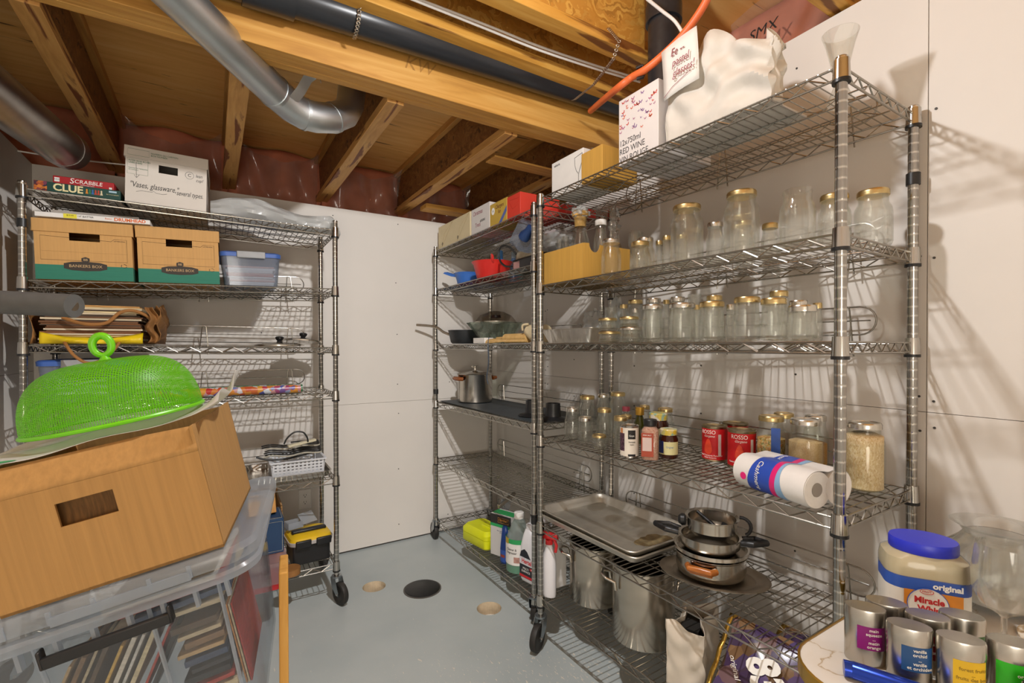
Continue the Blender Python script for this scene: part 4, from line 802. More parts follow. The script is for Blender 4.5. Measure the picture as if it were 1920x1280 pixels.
# ---------------------------------------------------------------- things on the jar rack (fronts face -x)
def jar(label, group, x, y, z, r, h, lid='gold', fill=None, lvl=.7, wide=0, name='glass_jar'):
    t = thing(name, label, 'jar', (x, y, z), random.uniform(0, 3), group)
    lh = .0165 if h > .06 else .010
    rn = r * (.93 if h < .07 or wide else .80)
    top = h - (.002 if lid else 0)
    zs = top - max(.022, lh + .006) - (.010 if h > .09 else .002)     # end of the shoulder
    zb = zs - min(.03, .28*h) if h > .09 else zs - .006
    body = [(.001, .004), (r*.70, .004), (r*.80, 0), (r*.93, .003), (r, .012 if h > .06 else .006), (r, zb*.5), (r*.995, zb), (r*.95, zb + (zs-zb)*.5), (rn*.98, zs), (rn*.97, top - .013), (rn*1.01, top - .010), (rn*1.01, top - .005), (rn*.97, top), (rn*.90, top)]
    i = r - .0028; n = rn*.92
    mb = MB().lathe(body[:-1] + [(n, top), (n, zs), (i*.95, zb + (zs-zb)*.45), (i, zb), (i, .014), (i*.8, .009), (.001, .008)], 28)
    mb.build('glass_body', GLASSP if fill else GLASS, t)
    if lid:
        m = BAND_G if lid == 'gold' else BAND_S; q = rn*1.045
        MB().lathe([(q, h - lh), (q*1.015, h - lh*.8), (q, h - lh*.62), (q*1.015, h - lh*.4), (q, h - .003), (q*.95, h), (q*.84, h), (q*.83, h - .0015), (.001, h - .001)], 30).build('screw_lid', m, t)
    if fill: MB().lathe([(.001, .009), (i*.8, .010), (i*.97, .016), (i*.97, lvl*h*.97), (i*.6, lvl*h*1.02), (.001, lvl*h*1.03)], 24).build('contents', fill, t)
    return t
# second shelf
z = 1.6095; G2 = 'empty jars on the second shelf of the jar rack'
t = thing('tray_box', 'open yellow cardboard tray box with a notched end full of glassware', 'box', (1.283, 1.648, z), RZ); YC = CARDY
mb = MB(); W, D, H = .275, .265, .150
mb.bx((-W/2, 0, 0), (W/2, .004, H)); mb.bx((-W/2, D-.004, 0), (W/2, D, H)); mb.bx((-W/2, .004, 0), (-W/2+.004, D-.004, H)); mb.bx((-W/2, 0, 0), (W/2, D, .004))
pts = [(.004, 0), (D-.004, 0), (D-.004, H), (.095, H)] + [(.062 + .030*math.cos(R(a)), H + .002 + .036*math.sin(R(a))) for a in range(0, -181, -20)] + [(.004, H)]
mb.add([(W/2-.004, y, zz_) for y, zz_ in pts] + [(W/2, y, zz_) for y, zz_ in pts], [tuple(range(len(pts))), tuple(range(2*len(pts)-1, len(pts)-1, -1))] + [(i, (i+1) % len(pts), len(pts)+(i+1) % len(pts), len(pts)+i) for i in range(len(pts))])
mb.build('box_body', YC, t)
zi = z + .0048
t = thing('carafe', 'glass carafe with cork and crinkled plastic over its mouth in the yellow tray box', 'carafe', (1.385, 1.650, zi))
MB().lathe(shell([(.001, 0), (.038, 0), (.043, .015), (.044, .06), (.041, .125), (.046, .155), (.044, .175), (.029, .225), (.025, .25), (.029, .30), (.032, .31)]), 28).build('glass_body', GLASS, t)
MB().lathe([(.001, .25), (.0245, .25), (.028, .295), (.036, .297), (.036, .317), (.001, .318)], 22).build('cork', pm('cork', '#c59a55', .8, 0, .15, 40), t)
mb = crumple(0, 0, .312, .038, .038, .026, 9); o = mb.build('plastic_cover', WRAPF, t)
t = thing('glass_bottle', 'clear bottle with white screw cap in the yellow tray box', 'bottle', (1.44, 1.578, zi)); MB().lathe(shell([(.001, 0), (.031, 0), (.031, .17), (.029, .20), (.022, .228), (.021, .25)]), 24).build('glass_body', GLASS, t); MB().lathe([(.025, .248), (.025, .270), (.022, .273), (.001, .273)], 24).build('screw_cap', PAPER, t)
t = thing('decanter', 'cut crystal decanter with pointed stopper in the yellow tray box', 'decanter', (1.500, 1.552, zi)); MB().lathe([(.001, 0), (.03, 0), (.036, .02), (.036, .13), (.02, .18), (.015, .21), (.017, .225), (.030, .240), (.031, .248), (.02, .250)], 16).build('glass_body', GLASS2, t); MB().lathe([(.008, .225), (.008, .252), (.024, .282), (.017, .310), (.006, .335), (.001, .343)], 8).build('stopper', GLASS2, t)
for lb, x, y, r, h in (('first of two clear tumblers rising above the tray box by the decanter', 1.58, 1.515, .024, .235), ('second of two clear tumblers rising above the tray box by the decanter', 1.634, 1.545, .024, .24)):
    t = thing('wine_glass', lb, 'glass', (x, y, z if x > 1.556 else zi)); MB().lathe([(.001, .0), (.024, .0), (.022, .004), (.004, .01), (.0035, .11), (.012, .125), (.024, .16), (.027, .19), (.023, h), (.0215, h), (.0255, .19), (.0225, .16), (.011, .128), (.001, .12)], 24).build('glass_body', GLASS, t)
for lb, y, r, h in (('narrow clear glass at the far end inside the yellow tray box', 1.735, .014, .207), ('clear glass second from the far end inside the yellow tray box', 1.69, .016, .211)):
    t = thing('drinking_glass', lb, 'glass', (1.335, y, zi)); MB().lathe([(.001, .002), (r*.8, 0), (r, h), (r*.93, h), (r*.75, .012), (.001, .010)], 20).build('glass_body', GLASS, t)
L2 = [('silver lidded jar directly before the end of the yellow tray box', 1.33, 1.398, .039, .146, 'silver'), ('short gold lidded jar just past the end of the tray box', 1.335, 1.252, .038, .110, 'gold'),
 ('pale lidded jar close behind the short gold lidded jar by the tray box', 1.43, 1.315, .0366, .147, 'silver'), ('slim gold lidded bottle jar, first of two before the tall jar', 1.52, 1.325, .0155, .149, 'gold'),
 ('slim gold lidded jar hugging the left side of the first tall jar', 1.47, 1.245, .0175, .147, 'gold'), ('tall round gold lidded jar, the first tall one from the tray box', 1.37, 1.075, .0535, .204, 'gold'),
 ('medium jar seen through the first tall jar', 1.52, 1.215, .026, .150, 'gold'), ('silver rimmed jar standing between the two tall gold lidded jars', 1.51, 1.065, .0305, .163, 'silver'),
 ('tall round gold lidded jar, the second tall one from the tray box', 1.395, .892, .051, .205, 'gold'), ('shorter gold lidded jar seen through the second tall jar', 1.56, .985, .033, .157, 'gold'),
 ('low gold lidded jar between second tall jar and the open jar', 1.51, .868, .0275, .117, 'gold'), ('large open jar without lid near the rack end post', 1.36, .706, .0445, .154, None),
 ('gold lidded jar half hidden behind the front end post', 1.48, .668, .041, .150, 'gold'), ('wide gold lidded jar in the last corner by the ledge loop', 1.545, .600, .0445, .154, 'gold')]
for lb, x, y, r, h, ld_ in L2: jar(lb, None, x, y, z, r, h, ld_)
# third shelf
z = 1.3525
t = thing('foil_pan', 'shiny aluminium foil pan on the middle shelf beside the post', 'pan', (1.355, 1.628, z), RZ)
FOIL = pm('foil', '#dedad3', .36, 1, .1, 25, (1, 1, .3), .8)
mb = MB(); loft(mb, [ring(.28, .13, .02, 0), ring(.345, .165, .02, .058), ring(.36, .175, .02, .060), ring(.36, .175, .02, .058), ring(.34, .16, .02, .056), ring(.275, .125, .02, .002)]); mb.build('pan_body', FOIL, t)
tag(crumple(1.51, 1.70, 1.435, .045, .060, .065, 21).build('plastic_bag', WRAPF), 'crumpled clear plastic bag heaped behind the foil pan', 'plastic bag')
tag(crumple(1.58, 1.63, 1.47, .030, .032, .085, 33).build('plastic_bag', WRAPF), 'clear plastic bag pulled to a peak beside the stacked jars', 'plastic bag')
L3 = [('squat gold lidded jar at the bottom of the first stack beside the foil pan', 1.315, 1.392, 0, .043, .042, 'gold'), ('squat gold lidded jar sitting on top of the first stack beside foil pan', 1.315, 1.402, .0425, .037, .052, 'gold'),
 ('plain open jar behind the first stack beside the foil pan', 1.49, 1.565, 0, .036, .157, None), ('squat silver lidded jar at the bottom of the second stack', 1.315, 1.279, 0, .042, .055, 'silver'), ('squat gold lidded jar sitting on top of the second stack', 1.315, 1.287, .0555, .0355, .0385, 'gold'),
 ('slim gold lidded jar behind the gap between the two stacks', 1.515, 1.515, 0, .0195, .165, 'gold'), ('bronze lidded tall jar behind the second stack', 1.57, 1.50, 0, .037, .186, 'gold'), ('small silver lidded jar right behind the second stack', 1.455, 1.39, 0, .0165, .137, 'silver'),
 ('silver lidded front jar, next after the second stack', 1.315, 1.174, 0, .0368, .130, 'silver'), ('taller silver lidded jar behind the first full size front jar', 1.44, 1.28, 0, .031, .168, 'silver'), ('narrow gold lidded jar in the back gap before the second front jar', 1.51, 1.28, 0, .0138, .166, 'gold'),
 ('wide silver lidded front jar, second full size from the stacks', 1.315, 1.050, 0, .042, .126, 'silver'), ('silver lidded jar behind the second full size front jar', 1.46, 1.185, 0, .0297, .166, 'silver'), ('open clear jar in the back row behind second and third front jars', 1.53, 1.165, 0, .031, .178, None), ('narrow gold lidded jar just left of the third front jar', 1.43, 1.080, 0, .0125, .128, 'gold'),
 ('gold lidded front jar, third full size from the stacks', 1.315, .938, 0, .0366, .122, 'gold'), ('taller gold lidded jar behind the third front jar', 1.45, 1.025, 0, .0298, .156, 'gold'), ('narrow silver lidded jar between third and fourth front jars', 1.37, .912, 0, .0152, .114, 'silver'),
 ('gold lidded front jar with rounded shoulders, fourth from the stacks', 1.315, .823, 0, .0353, .126, 'gold'), ('gold lidded front jar, fifth full size from the stacks', 1.315, .745, 0, .0329, .116, 'gold'), ('tall gold lidded jar behind the fifth front jar', 1.44, .800, 0, .0299, .149, 'gold'),
 ('wide silver lidded front jar, last before the end post', 1.315, .669, 0, .0341, .091, 'silver'), ('taller silver lidded jar behind the last front jar', 1.43, .738, 0, .0295, .115, 'silver'), ('narrow gold lidded jar at the very end of the back row', 1.53, .735, 0, .0147, .113, 'gold')]
for lb, x, y, dz, r, h, ld_ in L3: jar(lb, None, x, y, z + dz, r, h, ld_, wide=1 if r > .03 and dz == 0 and h < .14 else 0)
# fourth shelf
z = .9355
L4 = [('silver lidded jar at the far end of the fourth shelf by the post', 1.345, 1.657, .0355, .132, 'silver'), ('short silver lidded jar, second from the post on the fourth shelf', 1.33, 1.553, .0325, .105, 'silver'),
 ('gold lidded jar at the back by the post, first of three tall ones', 1.52, 1.76, .0415, .166, 'gold'), ('slim gold lidded jar, third along the front of the fourth shelf', 1.40, 1.512, .0345, .141, 'gold'), ('silver lidded jar at the back, second of three tall ones', 1.60, 1.735, .0345, .172, 'silver'),
 ('gold lidded jar at the back, third of three tall ones', 1.61, 1.647, .040, .186, 'gold'), ('tiny gold lidded jar at the front edge before the bean can', 1.295, 1.428, .0285, .053, 'gold'), ('ribbed gold rimmed jar just behind the bean can', 1.335, 1.352, .030, .132, 'gold'), ('gold lidded jar behind the bean can and oil bottle', 1.43, 1.415, .0255, .123, 'gold'),
 ('gold lidded jar at the back wall side behind the oil bottle', 1.625, 1.497, .0265, .140, 'gold'), ('gold lidded jar at the back behind the dark spread jar', 1.62, 1.378, .0365, .142, 'gold')]
for lb, x, y, r, h, ld_ in L4: jar(lb, None, x, y, z, r, h, ld_)
t = thing('food_can', 'food can with dark beans on its white label', 'can', (1.292, 1.263, z), R(-62)); 
MB().lathe([(.033, 0), (.0345, .001), (.0345, .004), (.0335, .006), (.0335, .108), (.0345, .110), (.0345, .114), (.0335, .1145), (.0325, .111), (.001, .111)], 32).build('can_body', CHROME, t)
patch(t, 'printed_label', .0338, -170, 170, .006, .108, pm('cream_label', '#e6ddcf', .5), 30)
q = patch(t, 'printed_picture', .0341, -62, -14, .024, .088, speckle('bean_print', ['#2a1420', '#4a2438', '#6b4a5a', '#1d1018'], 260)); patch(t, 'printed_picture', .0340, -48, -26, .085, .106, pm('spoon_print', '#c8804a', .6))
patch(t, 'printed_band', .0341, 8, 55, .068, .100, INK); patch(t, 'printed_band', .0341, 8, 55, .006, .014, INK); text(t, 'Goya', .009, (0, 0, .08), WHITEINK, (0, 0, 30), bend=.0345, name='printed_text'); text(t, 'Haricots\nnoirs', .009, (0, 0, .053), INK, (0, 0, 32), bend=.0343, sx=.8)
t = thing('salt_jar', 'square clear jar of coarse pink salt with black lid', 'jar', (1.318, 1.188, z), R(-50)); PS = speckle('pink_salt', ['#d9a07c', '#c88460', '#e2b896', '#b8704e', '#ddab88'], 330)
mb = MB(); loft(mb, [ring(.056, .056, .012, 0), ring(.060, .060, .014, .006), ring(.060, .060, .014, .105), ring(.040, .040, .0195, .120), ring(.040, .040, .0195, .130)]); mb.build('jar_body', CLEARP, t)
mb = MB(); loft(mb, [ring(.054, .054, .012, .003), ring(.057, .057, .013, .008), ring(.057, .057, .013, .104), ring(.037, .037, .018, .118)]); mb.build('contents', PS, t); MB().lathe([(.023, .122), (.0235, .140), (.021, .143), (.001, .143)], 24).build('screw_lid', BLACK, t)
decal(t, 'printed_label', rect(-.029, .012, .015, .098), -.0304, pm('rust_label', '#a8452c', .5)); decal(t, 'printed_panel', rect(-.025, .006, .035, .082), -.0309, pm('pale_panel', '#d8c0b8', .5)); text(t, 'PINK SALT', .006, (-.009, -.0312, .09), WHITEINK)
t = thing('oil_bottle', 'dark green oil bottle with gold cap behind the salt jar', 'bottle', (1.50, 1.408, z)); MB().lathe([(.001, 0), (.024, 0), (.024, .08), (.012, .115), (.011, .13)], 22).build('bottle_body', pm('olive_glass', '#3c3a10', .08, 0, .1), t); MB().lathe([(.0175, .118), (.018, .15), (.001, .151)], 22).build('screw_cap', pm('amber_cap', '#c99a3c', .3, .6), t)
def spread(label, x, y, r, h, rz):
    t = thing('spread_jar', label, 'jar', (x, y, z), R(rz)); MB().lathe([(.001, 0), (r*.92, 0), (r, .006), (r, h*.66), (r*.86, h*.76), (r*.86, h*.84)], 28).build('jar_body', pm('dark_spread', '#3a1608', .08, 0, .1), t)
    MB().lathe([(r*.90, h*.80), (r*.92, h*.97), (r*.84, h), (.001, h)], 28).build('screw_lid', speckle('printed_lid', ['#d8b92c', '#7fb0a8', '#d8b92c', '#d9d2c2'], 60, .35), t); patch(t, 'printed_label', r*1.008, -80, 80, h*.14, h*.58, pm('pale_yellow_label', '#d9d29a', .5)); patch(t, 'printed_badge', r*1.013, -70, -22, h*.18, h*.60, pm('deep_blue_badge', '#28366f', .5)); text(t, 'Original', .010, (0, 0, h*.4), pm('pale_blue_text', '#6a86a8', .5), (0, 0, 15), bend=r*1.014, sx=.8)
spread('dark spread jar with blue and yellow label beside the salt jar', 1.40, 1.176, .0335, .104, -58); spread('dark spread jar with yellow lid behind the salt jar', 1.50, 1.310, .039, .139, -58)
t = thing('small_jar', 'small jar with pink lid tucked behind the oil bottle', 'jar', (1.57, 1.555, z)); MB().lathe([(.001, 0), (.018, 0), (.018, .11), (.014, .118)], 18).build('glass_body', GLASS, t); MB().lathe([(.017, .112), (.017, .132), (.001, .133)], 18).build('screw_lid', pm('pink_lid', '#d8627a', .4), t)
RED = pm('tomato_red', '#c8141c', .45, 0, .03)
def tomato(label, x, y, r, h, rz):
    t = thing('tomato_can', label, 'can', (x, y, z), R(rz), 'red tomato cans'); MB().lathe([(r*.97, 0), (r, .001), (r, .005), (r*.975, .007), (r*.975, h-.008), (r, h-.006), (r, h-.001), (r*.97, h), (r*.94, h-.005), (.001, h-.005)], 36).build('can_body', pm('tin', '#a89c80', .3, 1), t)
    k = r*.982; patch(t, 'printed_label', k, -176, 176, .007, h-.009, RED, 40); text(t, 'ROSSO', .019, (0, 0, h*.83), WHITEINK, (0, 0, -18), bend=k*1.004, sx=.9); text(t, 'Gargano', .011, (0, 0, h*.72), WHITEINK, (0, 0, -12), bend=k*1.004, shear=.4)
    mb = MB(); M = Matrix.Rotation(R(-16), 4, 'Z'); tm = [(.004, .0), (.011, .004), (.0145, .014), (.0125, .030), (.008, .044), (.004, .052), (.001, .054)]; mb.lathe([(a, b + h*.20) for a, b in tm], 14, 0, M @ Matrix.Translation((0, -k*.995, 0)), 1, .12); mb.build('printed_tomato', pm('tomato_print', '#e0482c', .4, 0, .15, 30), t)
    patch(t, 'printed_panel', k*1.003, 30, 44, .022, h*.78, pm('barcode_panel', '#d9c9c4', .5)); text(t, 'Peeled Tomatoes Pomodori\nPelati Entieres', .0075, (0, 0, .017), WHITEINK, (0, 0, -8), bend=k*1.004)
tomato('red tomato can standing first in front of the ledge', 1.51, 1.066, .0425, .122, -68); tomato('red tomato can standing beside the multicoloured grain jar', 1.50, .956, .0445, .124, -50); tomato('red tomato can mostly hidden behind the other two cans', 1.615, 1.055, .044, .124, -40)
GRAIN = speckle('mixed_grain', ['#d8a23a', '#c9b98a', '#6f7a3a', '#d98a3a', '#e0cf9a', '#b5783a'], 190); RICE = speckle('brown_rice', ['#d9c196', '#c9ab78', '#e2d0aa', '#bd9a66'], 420, st=(1, 1, .5)); LENT = speckle('golden_grain', ['#b5822e', '#a87426', '#c6943c'], 330); SUG = speckle('tan_sugar', ['#cdb083', '#c4a474', '#d6bd94'], 520)
jar('gold lidded jar filled with multicoloured grain mix', None, 1.52, .868, z, .0438, .179, 'gold', GRAIN, .62); jar('gold lidded jar standing behind the multicoloured grain jar', None, 1.625, .885, z, .036, .178, 'gold')
jar('silver topped jar of tan grain heaped on a slope behind the paper towels', None, 1.505, .755, z, .0480, .184, 'silver', SUG, .66); jar('jar of golden grain partly hidden by the front post', None, 1.605, .775, z, .035, .185, 'silver', LENT, .55); jar('large silver topped jar filled with brown rice at the shelf end', None, 1.52, .608, z, .0475, .193, 'silver', RICE, .84)
tag(MB().box((1.452, .815, .9355 + .077), (.004, .025, .15), rot=(0, 0, .5)).build('blue_packet', pm('blue_packet', '#2a4f9c', .4)), 'edge of a blue packet between the grain jars', 'packet')
# paper towel pack
t = thing('paper_towel_pack', 'plastic wrapped pack of two paper towel rolls printed blue and pink', 'paper towels', (0, 0, 0)); TW = pm('towel_white', '#eeebe6', .7, 0, .03, 60, bump=.2)
ax = Vector((1.21, .614, 0)) - Vector((1.258, .832, 0)); Lr = ax.length; ax.normalize(); pe = Vector((-ax.y, ax.x, 0)); o0 = Vector((1.303, .822, .9355 + .0475)) 
if pe.x < 0: pe = -pe
for k in (0, 1):
    c = o0 + pe*(.073*k + .005); mb = MB(); Mx = Matrix((pe, Vector((0, 0, 1)), ax)).transposed().to_4x4(); Mx.translation = c
    mb.lathe([(.0175, .004), (.0445, .002), (.046, .006), (.046, Lr - .006), (.0445, Lr), (.0175, Lr - .002), (.017, Lr*.9), (.017, .03)], 30, 0, Mx); mb.build('paper_roll', TW, t)
    mb = MB(); mb.lathe([(.0172, .003), (.0172, Lr - .001)], 24, 0, Mx); mb.lathe([(.016, Lr-.002), (.016, .003)], 24, 0, Mx); mb.build('core_tube', pm('grey_core', '#9a938a', .8), t)
def pack(u0, u1, nm, mt, off=.0, a0=-200, a1=20, th=0):     # band of printed wrap around both rolls between u0 and u1 along the rolls
    mb = MB(); pr = []
    for a in range(-90 - 140 + 0, 91, 10):
        pass
    P = [(-math.sin(R(a))*(.047 + off), -math.cos(R(a))*(.047 + off)) for a in range(20, 181, 10)]           # near roll: from under, over its outer side to the top
    Q = [(.073 + math.sin(R(a))*(.047 + off), math.cos(R(a))*(.047 + off)) for a in range(0, 161, 10)]
    pr = P + [(.022, .0445 + off), (.0365, .042 + off), (.051, .0445 + off)] + Q
    n = 10; vs = []
    for i in range(n + 1):
        for (q, hh) in pr:
            u = u0(q, hh) + (u1(q, hh) - u0(q, hh))*i/n if callable(u0) else u0 + (u1 - u0)*i/n
            vs.append(o0 + pe*(q + .005) + Vector((0, 0, hh)) + ax*u)
    k = len(pr); mb.add(vs, [(i*k+j, (i+1)*k+j, (i+1)*k+j+1, i*k+j+1) for i in range(n) for j in range(k-1)])
    return mb.build(nm, mt, t)
pack(0, Lr*.995, 'plastic_wrap', pm('wrap_white', '#ebe8e4', .3, 0, .02, 30, bump=.15), -.0003)
B1 = lambda q, h: Lr*(.24 + .05*math.sin(22*h)); B2 = lambda q, h: Lr*(.50 + .06*math.cos(16*h + 9*q)); B3 = lambda q, h: Lr*(.58 + .05*math.cos(16*h + 9*q)); B4 = lambda q, h: Lr*(.70 - .8*h)
pack(B1, B2, 'printed_band', pm('wrap_blue', '#3050b4', .3, 0, .1, 8), .0006); pack(B2, B3, 'printed_band', pm('wrap_pink', '#e02878', .3), .0009); pack(B3, B4, 'printed_band', pm('wrap_sky', '#8fb8de', .3, 0, .1, 12), .0006)
def wraptext(s, size, u, ang, q0):
    c = o0 + pe*q0; d = pe*(-math.sin(R(ang))) + Vector((0, 0, -math.cos(R(ang)))); p = c + d*.0488 + ax*u
    xd = -(Vector((0, 0, 1)) - d*d.z).normalized(); yd = d.cross(xd); M = Matrix((xd, yd, d)).transposed().to_4x4(); M.translation = p
    o = text(t, s, size, (0, 0, 0), WHITEINK, (0, 0, 0), shear=.3); 
    for v in o.data.vertices:
        a = v.co.x / .0488; v.co = Vector((.0488*math.sin(a), v.co.y, .0488*(math.cos(a) - 1) + v.co.z + .0003))
    o.rotation_euler = (0, 0, 0); o.matrix_world = M
wraptext('Cashmere', .021, Lr*.375, 100, .005); wraptext('Cashmere', .019, Lr*.36, 172, .066)
mb = MB(); d = pe*(-1); c = o0 + pe*.005 + ax*(Lr*.17) + Vector((0, 0, -.006)) - pe*.0478
mb.lathe([(.001, 0), (.010, 0), (.010, .0006), (.001, .0006)], 18, 0, Matrix.Translation(c) @ Vector((0, 0, 1)).rotation_difference(d).to_matrix().to_4x4()); mb.build('printed_badge', MATS['wrap_pink'], t)
# fifth shelf: sheet pans and the pot stack
z = .5485
def sheet_pan(label, x, y, zz, w, d, rz):
    t = thing('sheet_pan', label, 'baking pan', (x, y, zz), rz, 'stacked sheet pans'); h = .032
    mb = MB(); loft(mb, [ring(w*.90, d*.87, .025, 0), ring(w*.97, d*.96, .03, h), ring(w, d, .032, h + .002), ring(w, d, .032, h - .002), ring(w*.985, d*.98, .03, h - .001)], cap1=False)
    loft(mb, [ring(w*.97, d*.96, .03, h + .001), ring(w*.89, d*.86, .025, .0015)], cap0=False, cap1=True); mb.build('pan_body', ALU, t)
    MB().tube([(a, b, h) for a, b, _ in ring(w, d, .032, 0)], .0028, 8, 0, True).build('rolled_rim', ALU, t); return t
sheet_pan('lower of two stacked aluminium sheet pans', 1.455, 1.510, z, .590, .390, R(-88.5)); t = sheet_pan('upper aluminium sheet pan with a brown stain, lying in another pan', 1.452, 1.512, z + .0215, .590, .390, R(-89.6))
STAIN = pm('burnt_stain', '#a8946c', .5, .6, .25, 40); mb = MB(); rnd = random.Random(2); pts = []
for k in range(22): a = 2*math.pi*k/22; rr = 1 + rnd.uniform(-.25, .25); pts.append((.205 + .055*rr*math.cos(a), .02 + .075*rr*math.sin(a)))
mb.prism(pts, .0018, .0022); mb.build('stain', STAIN, t)
t = thing('oval_tray', 'oval steel serving tray under the stack of pots', 'tray', (1.46, 1.035, z), R(-62)); mb = MB()
mb.lathe([(.001, 0), (.115, 0), (.122, .004), (.135, .006), (.150, .012), (.158, .010), (.158, .008), (.148, .010), (.134, .004), (.122, .002), (.001, -.0)], 44, 0, None, 1.13, .82); mb.build('tray_body', STEELD, t)
def pot(label, x, y, zz, r, h, rz=0, flare=1.02, foot=.9, rim=.004, mt=STEEL, nm='steel_pot', inner=None):
    t = thing(nm, label, 'pot', (x, y, zz), R(rz)); MB().lathe([(.001, 0), (r*foot, 0), (r*(foot+.05), .005), (r, h*.3), (r*.99, h*.92), (r*flare + rim, h), (r*flare + rim, h + .002), (r*.97, h*.95), (r*.96, h*.3), (r*foot*.94, .006), (.001, .004)], 44).build('pot_body', mt, t); return t
px, py = 1.46, 1.045
t = pot('wide steel pot with amber wooden side handle at the bottom of the stack', px, py, z + .0115, .113, .070, -68, 1.0, .92)
mb = MB(); mb.tube([(-.045, -.112, .050), (-.035, -.138, .052), (.035, -.138, .052), (.045, -.112, .050)], .011, 10); mb.bx((-.036, -.128, .030), (.036, -.116, .056)); mb.build('handle', wood('amber_wood', '#8a4a18', '#b0662a', '#c47e3c', (1, 6, 6), 9, rough=.3), t, bev=.003)
for s in (-.014, .014): MB().lathe([(.001, 0), (.003, 0), (.002, .0015), (.001, .002)], 10, 0, Matrix.Translation((s, -.128, .042)) @ Matrix.Rotation(R(90), 4, 'X')).build('rivet', CHROME, t)
pot('shallow steel pan nested in the pot with the amber handle', px, py - .002, z + .0848, .118, .018, 0, 1.0, .93)
t = pot('steel frying pan with black handles below the topmost pot', px - .005, py, z + .094, .096, .046, -62, 1.03, .85, mt=STEEL)
for s, hl in ((-1, .085), (1, .075)):
    mb = MB(); mb.tube([(s*.100, -.018, .040), (s*(.100 + hl*.5), -.026, .046), (s*(.10 + hl), 0, .050), (s*(.1 + hl*.5), .026, .046), (s*.100, .018, .040)], .011, 10, sc=(1, .75)); mb.build('handle', BLACK, t)
t = pot('topmost small steel pot holding a black handled utensil', px + .004, py - .002, z + .142, .080, .058, -62, 1.05, .82, mt=STEEL)
MB().lathe([(.001, 0), (.019, 0), (.021, .012), (.014, .022), (.001, .024)], 18, 0, Matrix.Translation((-.086, -.01, .035)) @ Matrix.Rotation(R(-95), 4, 'Y')).build('knob_handle', BLACK, t)
mb = MB(); mb.tube(arc((.092, 0, .04), .03, 100, -60, 8, 'xz'), .006, 8); mb.build('loop_handle', BLACK, t)
t = thing('kitchen_utensil', 'black handled utensil lying inside the topmost steel pot', 'utensil', (px + .004, py, z + .150), R(-75)); MB().tube([(-.055, .015, .050), (0, .0, .025), (.035, -.015, .012)], [.006, .007, .005], 10).build('handle', BLACK, t); MB().box((.045, .0, .022), (.028, .018, .022), rot=(.3, .4, .2)).build('cap', BLACK, t)
# bottom shelf
z = .2235
STOCK = pm('stock_pot_steel', '#c0b8aa', .24, 1, .1, 4, (1, 1, 4))
for lb, x, y, r, h, inn in (('open tall stock pot under the sheet pans nearest the rack wheels', 1.440, 1.615, .112, .250, 1), ('taller stock pot in the middle of the bottom shelf', 1.405, 1.30, .116, .283, 1)):
    t = thing('stock_pot', lb, 'pot', (x, y, z), R(-12)); MB().lathe([(.001, 0), (r*.96, 0), (r, .006), (r, h-.004), (r+.004, h-.002), (r+.004, h), (r-.004, h), (r-.003, .01), (.001, .005)], 48).build('pot_body', STOCK, t)
    for s in (180, 0):
        M = Matrix.Rotation(R(s - 20), 4, 'Z'); MB().tube([M @ Vector(p) for p in [(r, -.048, h*.70), (r + .004, -.046, h*.80), (r + .035, -.035, h*.84), (r + .042, 0, h*.845), (r + .035, .035, h*.84), (r + .004, .046, h*.80), (r, .048, h*.70)]], .0062, 10).build('handle', STEEL, t)
t = carton('white_panel', 'plain white box standing behind the first stock pot', 'box', (1.335, 1.762, z), (.12, .010, .285), 0, PAPER)
t = thing('spray_bottle', 'red and white spray trigger beneath the sheet pans', 'spray bottle', (1.272, 1.730, z), R(-60)); MB().lathe([(.001, 0), (.03, 0), (.032, .01), (.032, .17), (.015, .22), (.013, .24), (.001, .24)], 22, sx=1, sy=.7).build('bottle_body', WP, t); SR = pm('spray_red', '#c8282a', .4)
mb = MB(); mb.box((.006, 0, .268), (.075, .022, .03)); mb.build('nozzle', SR, t, bev=.005); mb = MB(); mb.tube([(.025, 0, .255), (.035, 0, .23), (.03, 0, .20)], .007, 8); mb.build('trigger', SR, t); MB().lathe([(.017, .232), (.017, .252), (.001, .254)], 18).build('collar', SR, t)
# paper bag, snack bags
def paperbag(nm, label, x, y, zz, w, d, h, rz, mt, inside, amp=.008, seed=4, slope=0, taper=0):
    rnd = random.Random(seed); ph = [rnd.uniform(0, 6) for _ in range(6)]; t = thing(nm, label, 'paper bag', (x, y, zz), R(rz)); prof = [(-w/2, -d/2), (0, -d/2), (w/2, -d/2), (w/2, 0), (w/2, d/2), (0, d/2), (-w/2, d/2), (-w/2, 0)]; N = 48
    def per(u):
        L_ = 2*(w + d); s = (u % 1)*L_
        if s < w: return (-w/2 + s, -d/2, 0, -1)
        s -= w
        if s < d: return (w/2, -d/2 + s, 1, 0)
        s -= d
        if s < w: return (w/2 - s, d/2, 0, 1)
        s -= w; return (-w/2, d/2 - s, -1, 0)
    def fn(u, v):
        X, Y, nx, ny = per(u); Y = -d/2 + (Y + d/2)*(1 - taper*(X/w + .5)); side = 1 if nx else 0
        k = amp*(math.sin(9*u*2*math.pi + ph[0] + 5*v)*.5 + math.sin(17*v + ph[1] + 4*math.sin(2*math.pi*3*u))*.45 + math.sin(23*u + 13*v + ph[2])*.4)*min(1, 2*v + .1)
        g = -.28*d*side*max(0, v - .35)*(1 - abs(2*Y/d)) if d else 0
        zz_ = h*v*(1 - slope*max(0, X/w + .30)) + (amp*2.2*math.sin(2*math.pi*4*u + ph[3]) if v == 1 else 0)
        return (X + nx*(k + g), Y + ny*k, zz_)
    MB().grid(fn, N*2, 24).build('bag_body', mt, t, thick=.0012); MB().bx((-w/2+.003, -d/2+.003, .0), (w/2-.003, d/2-.003, .004)).build('base_panel', mt, t)
    return t, fn
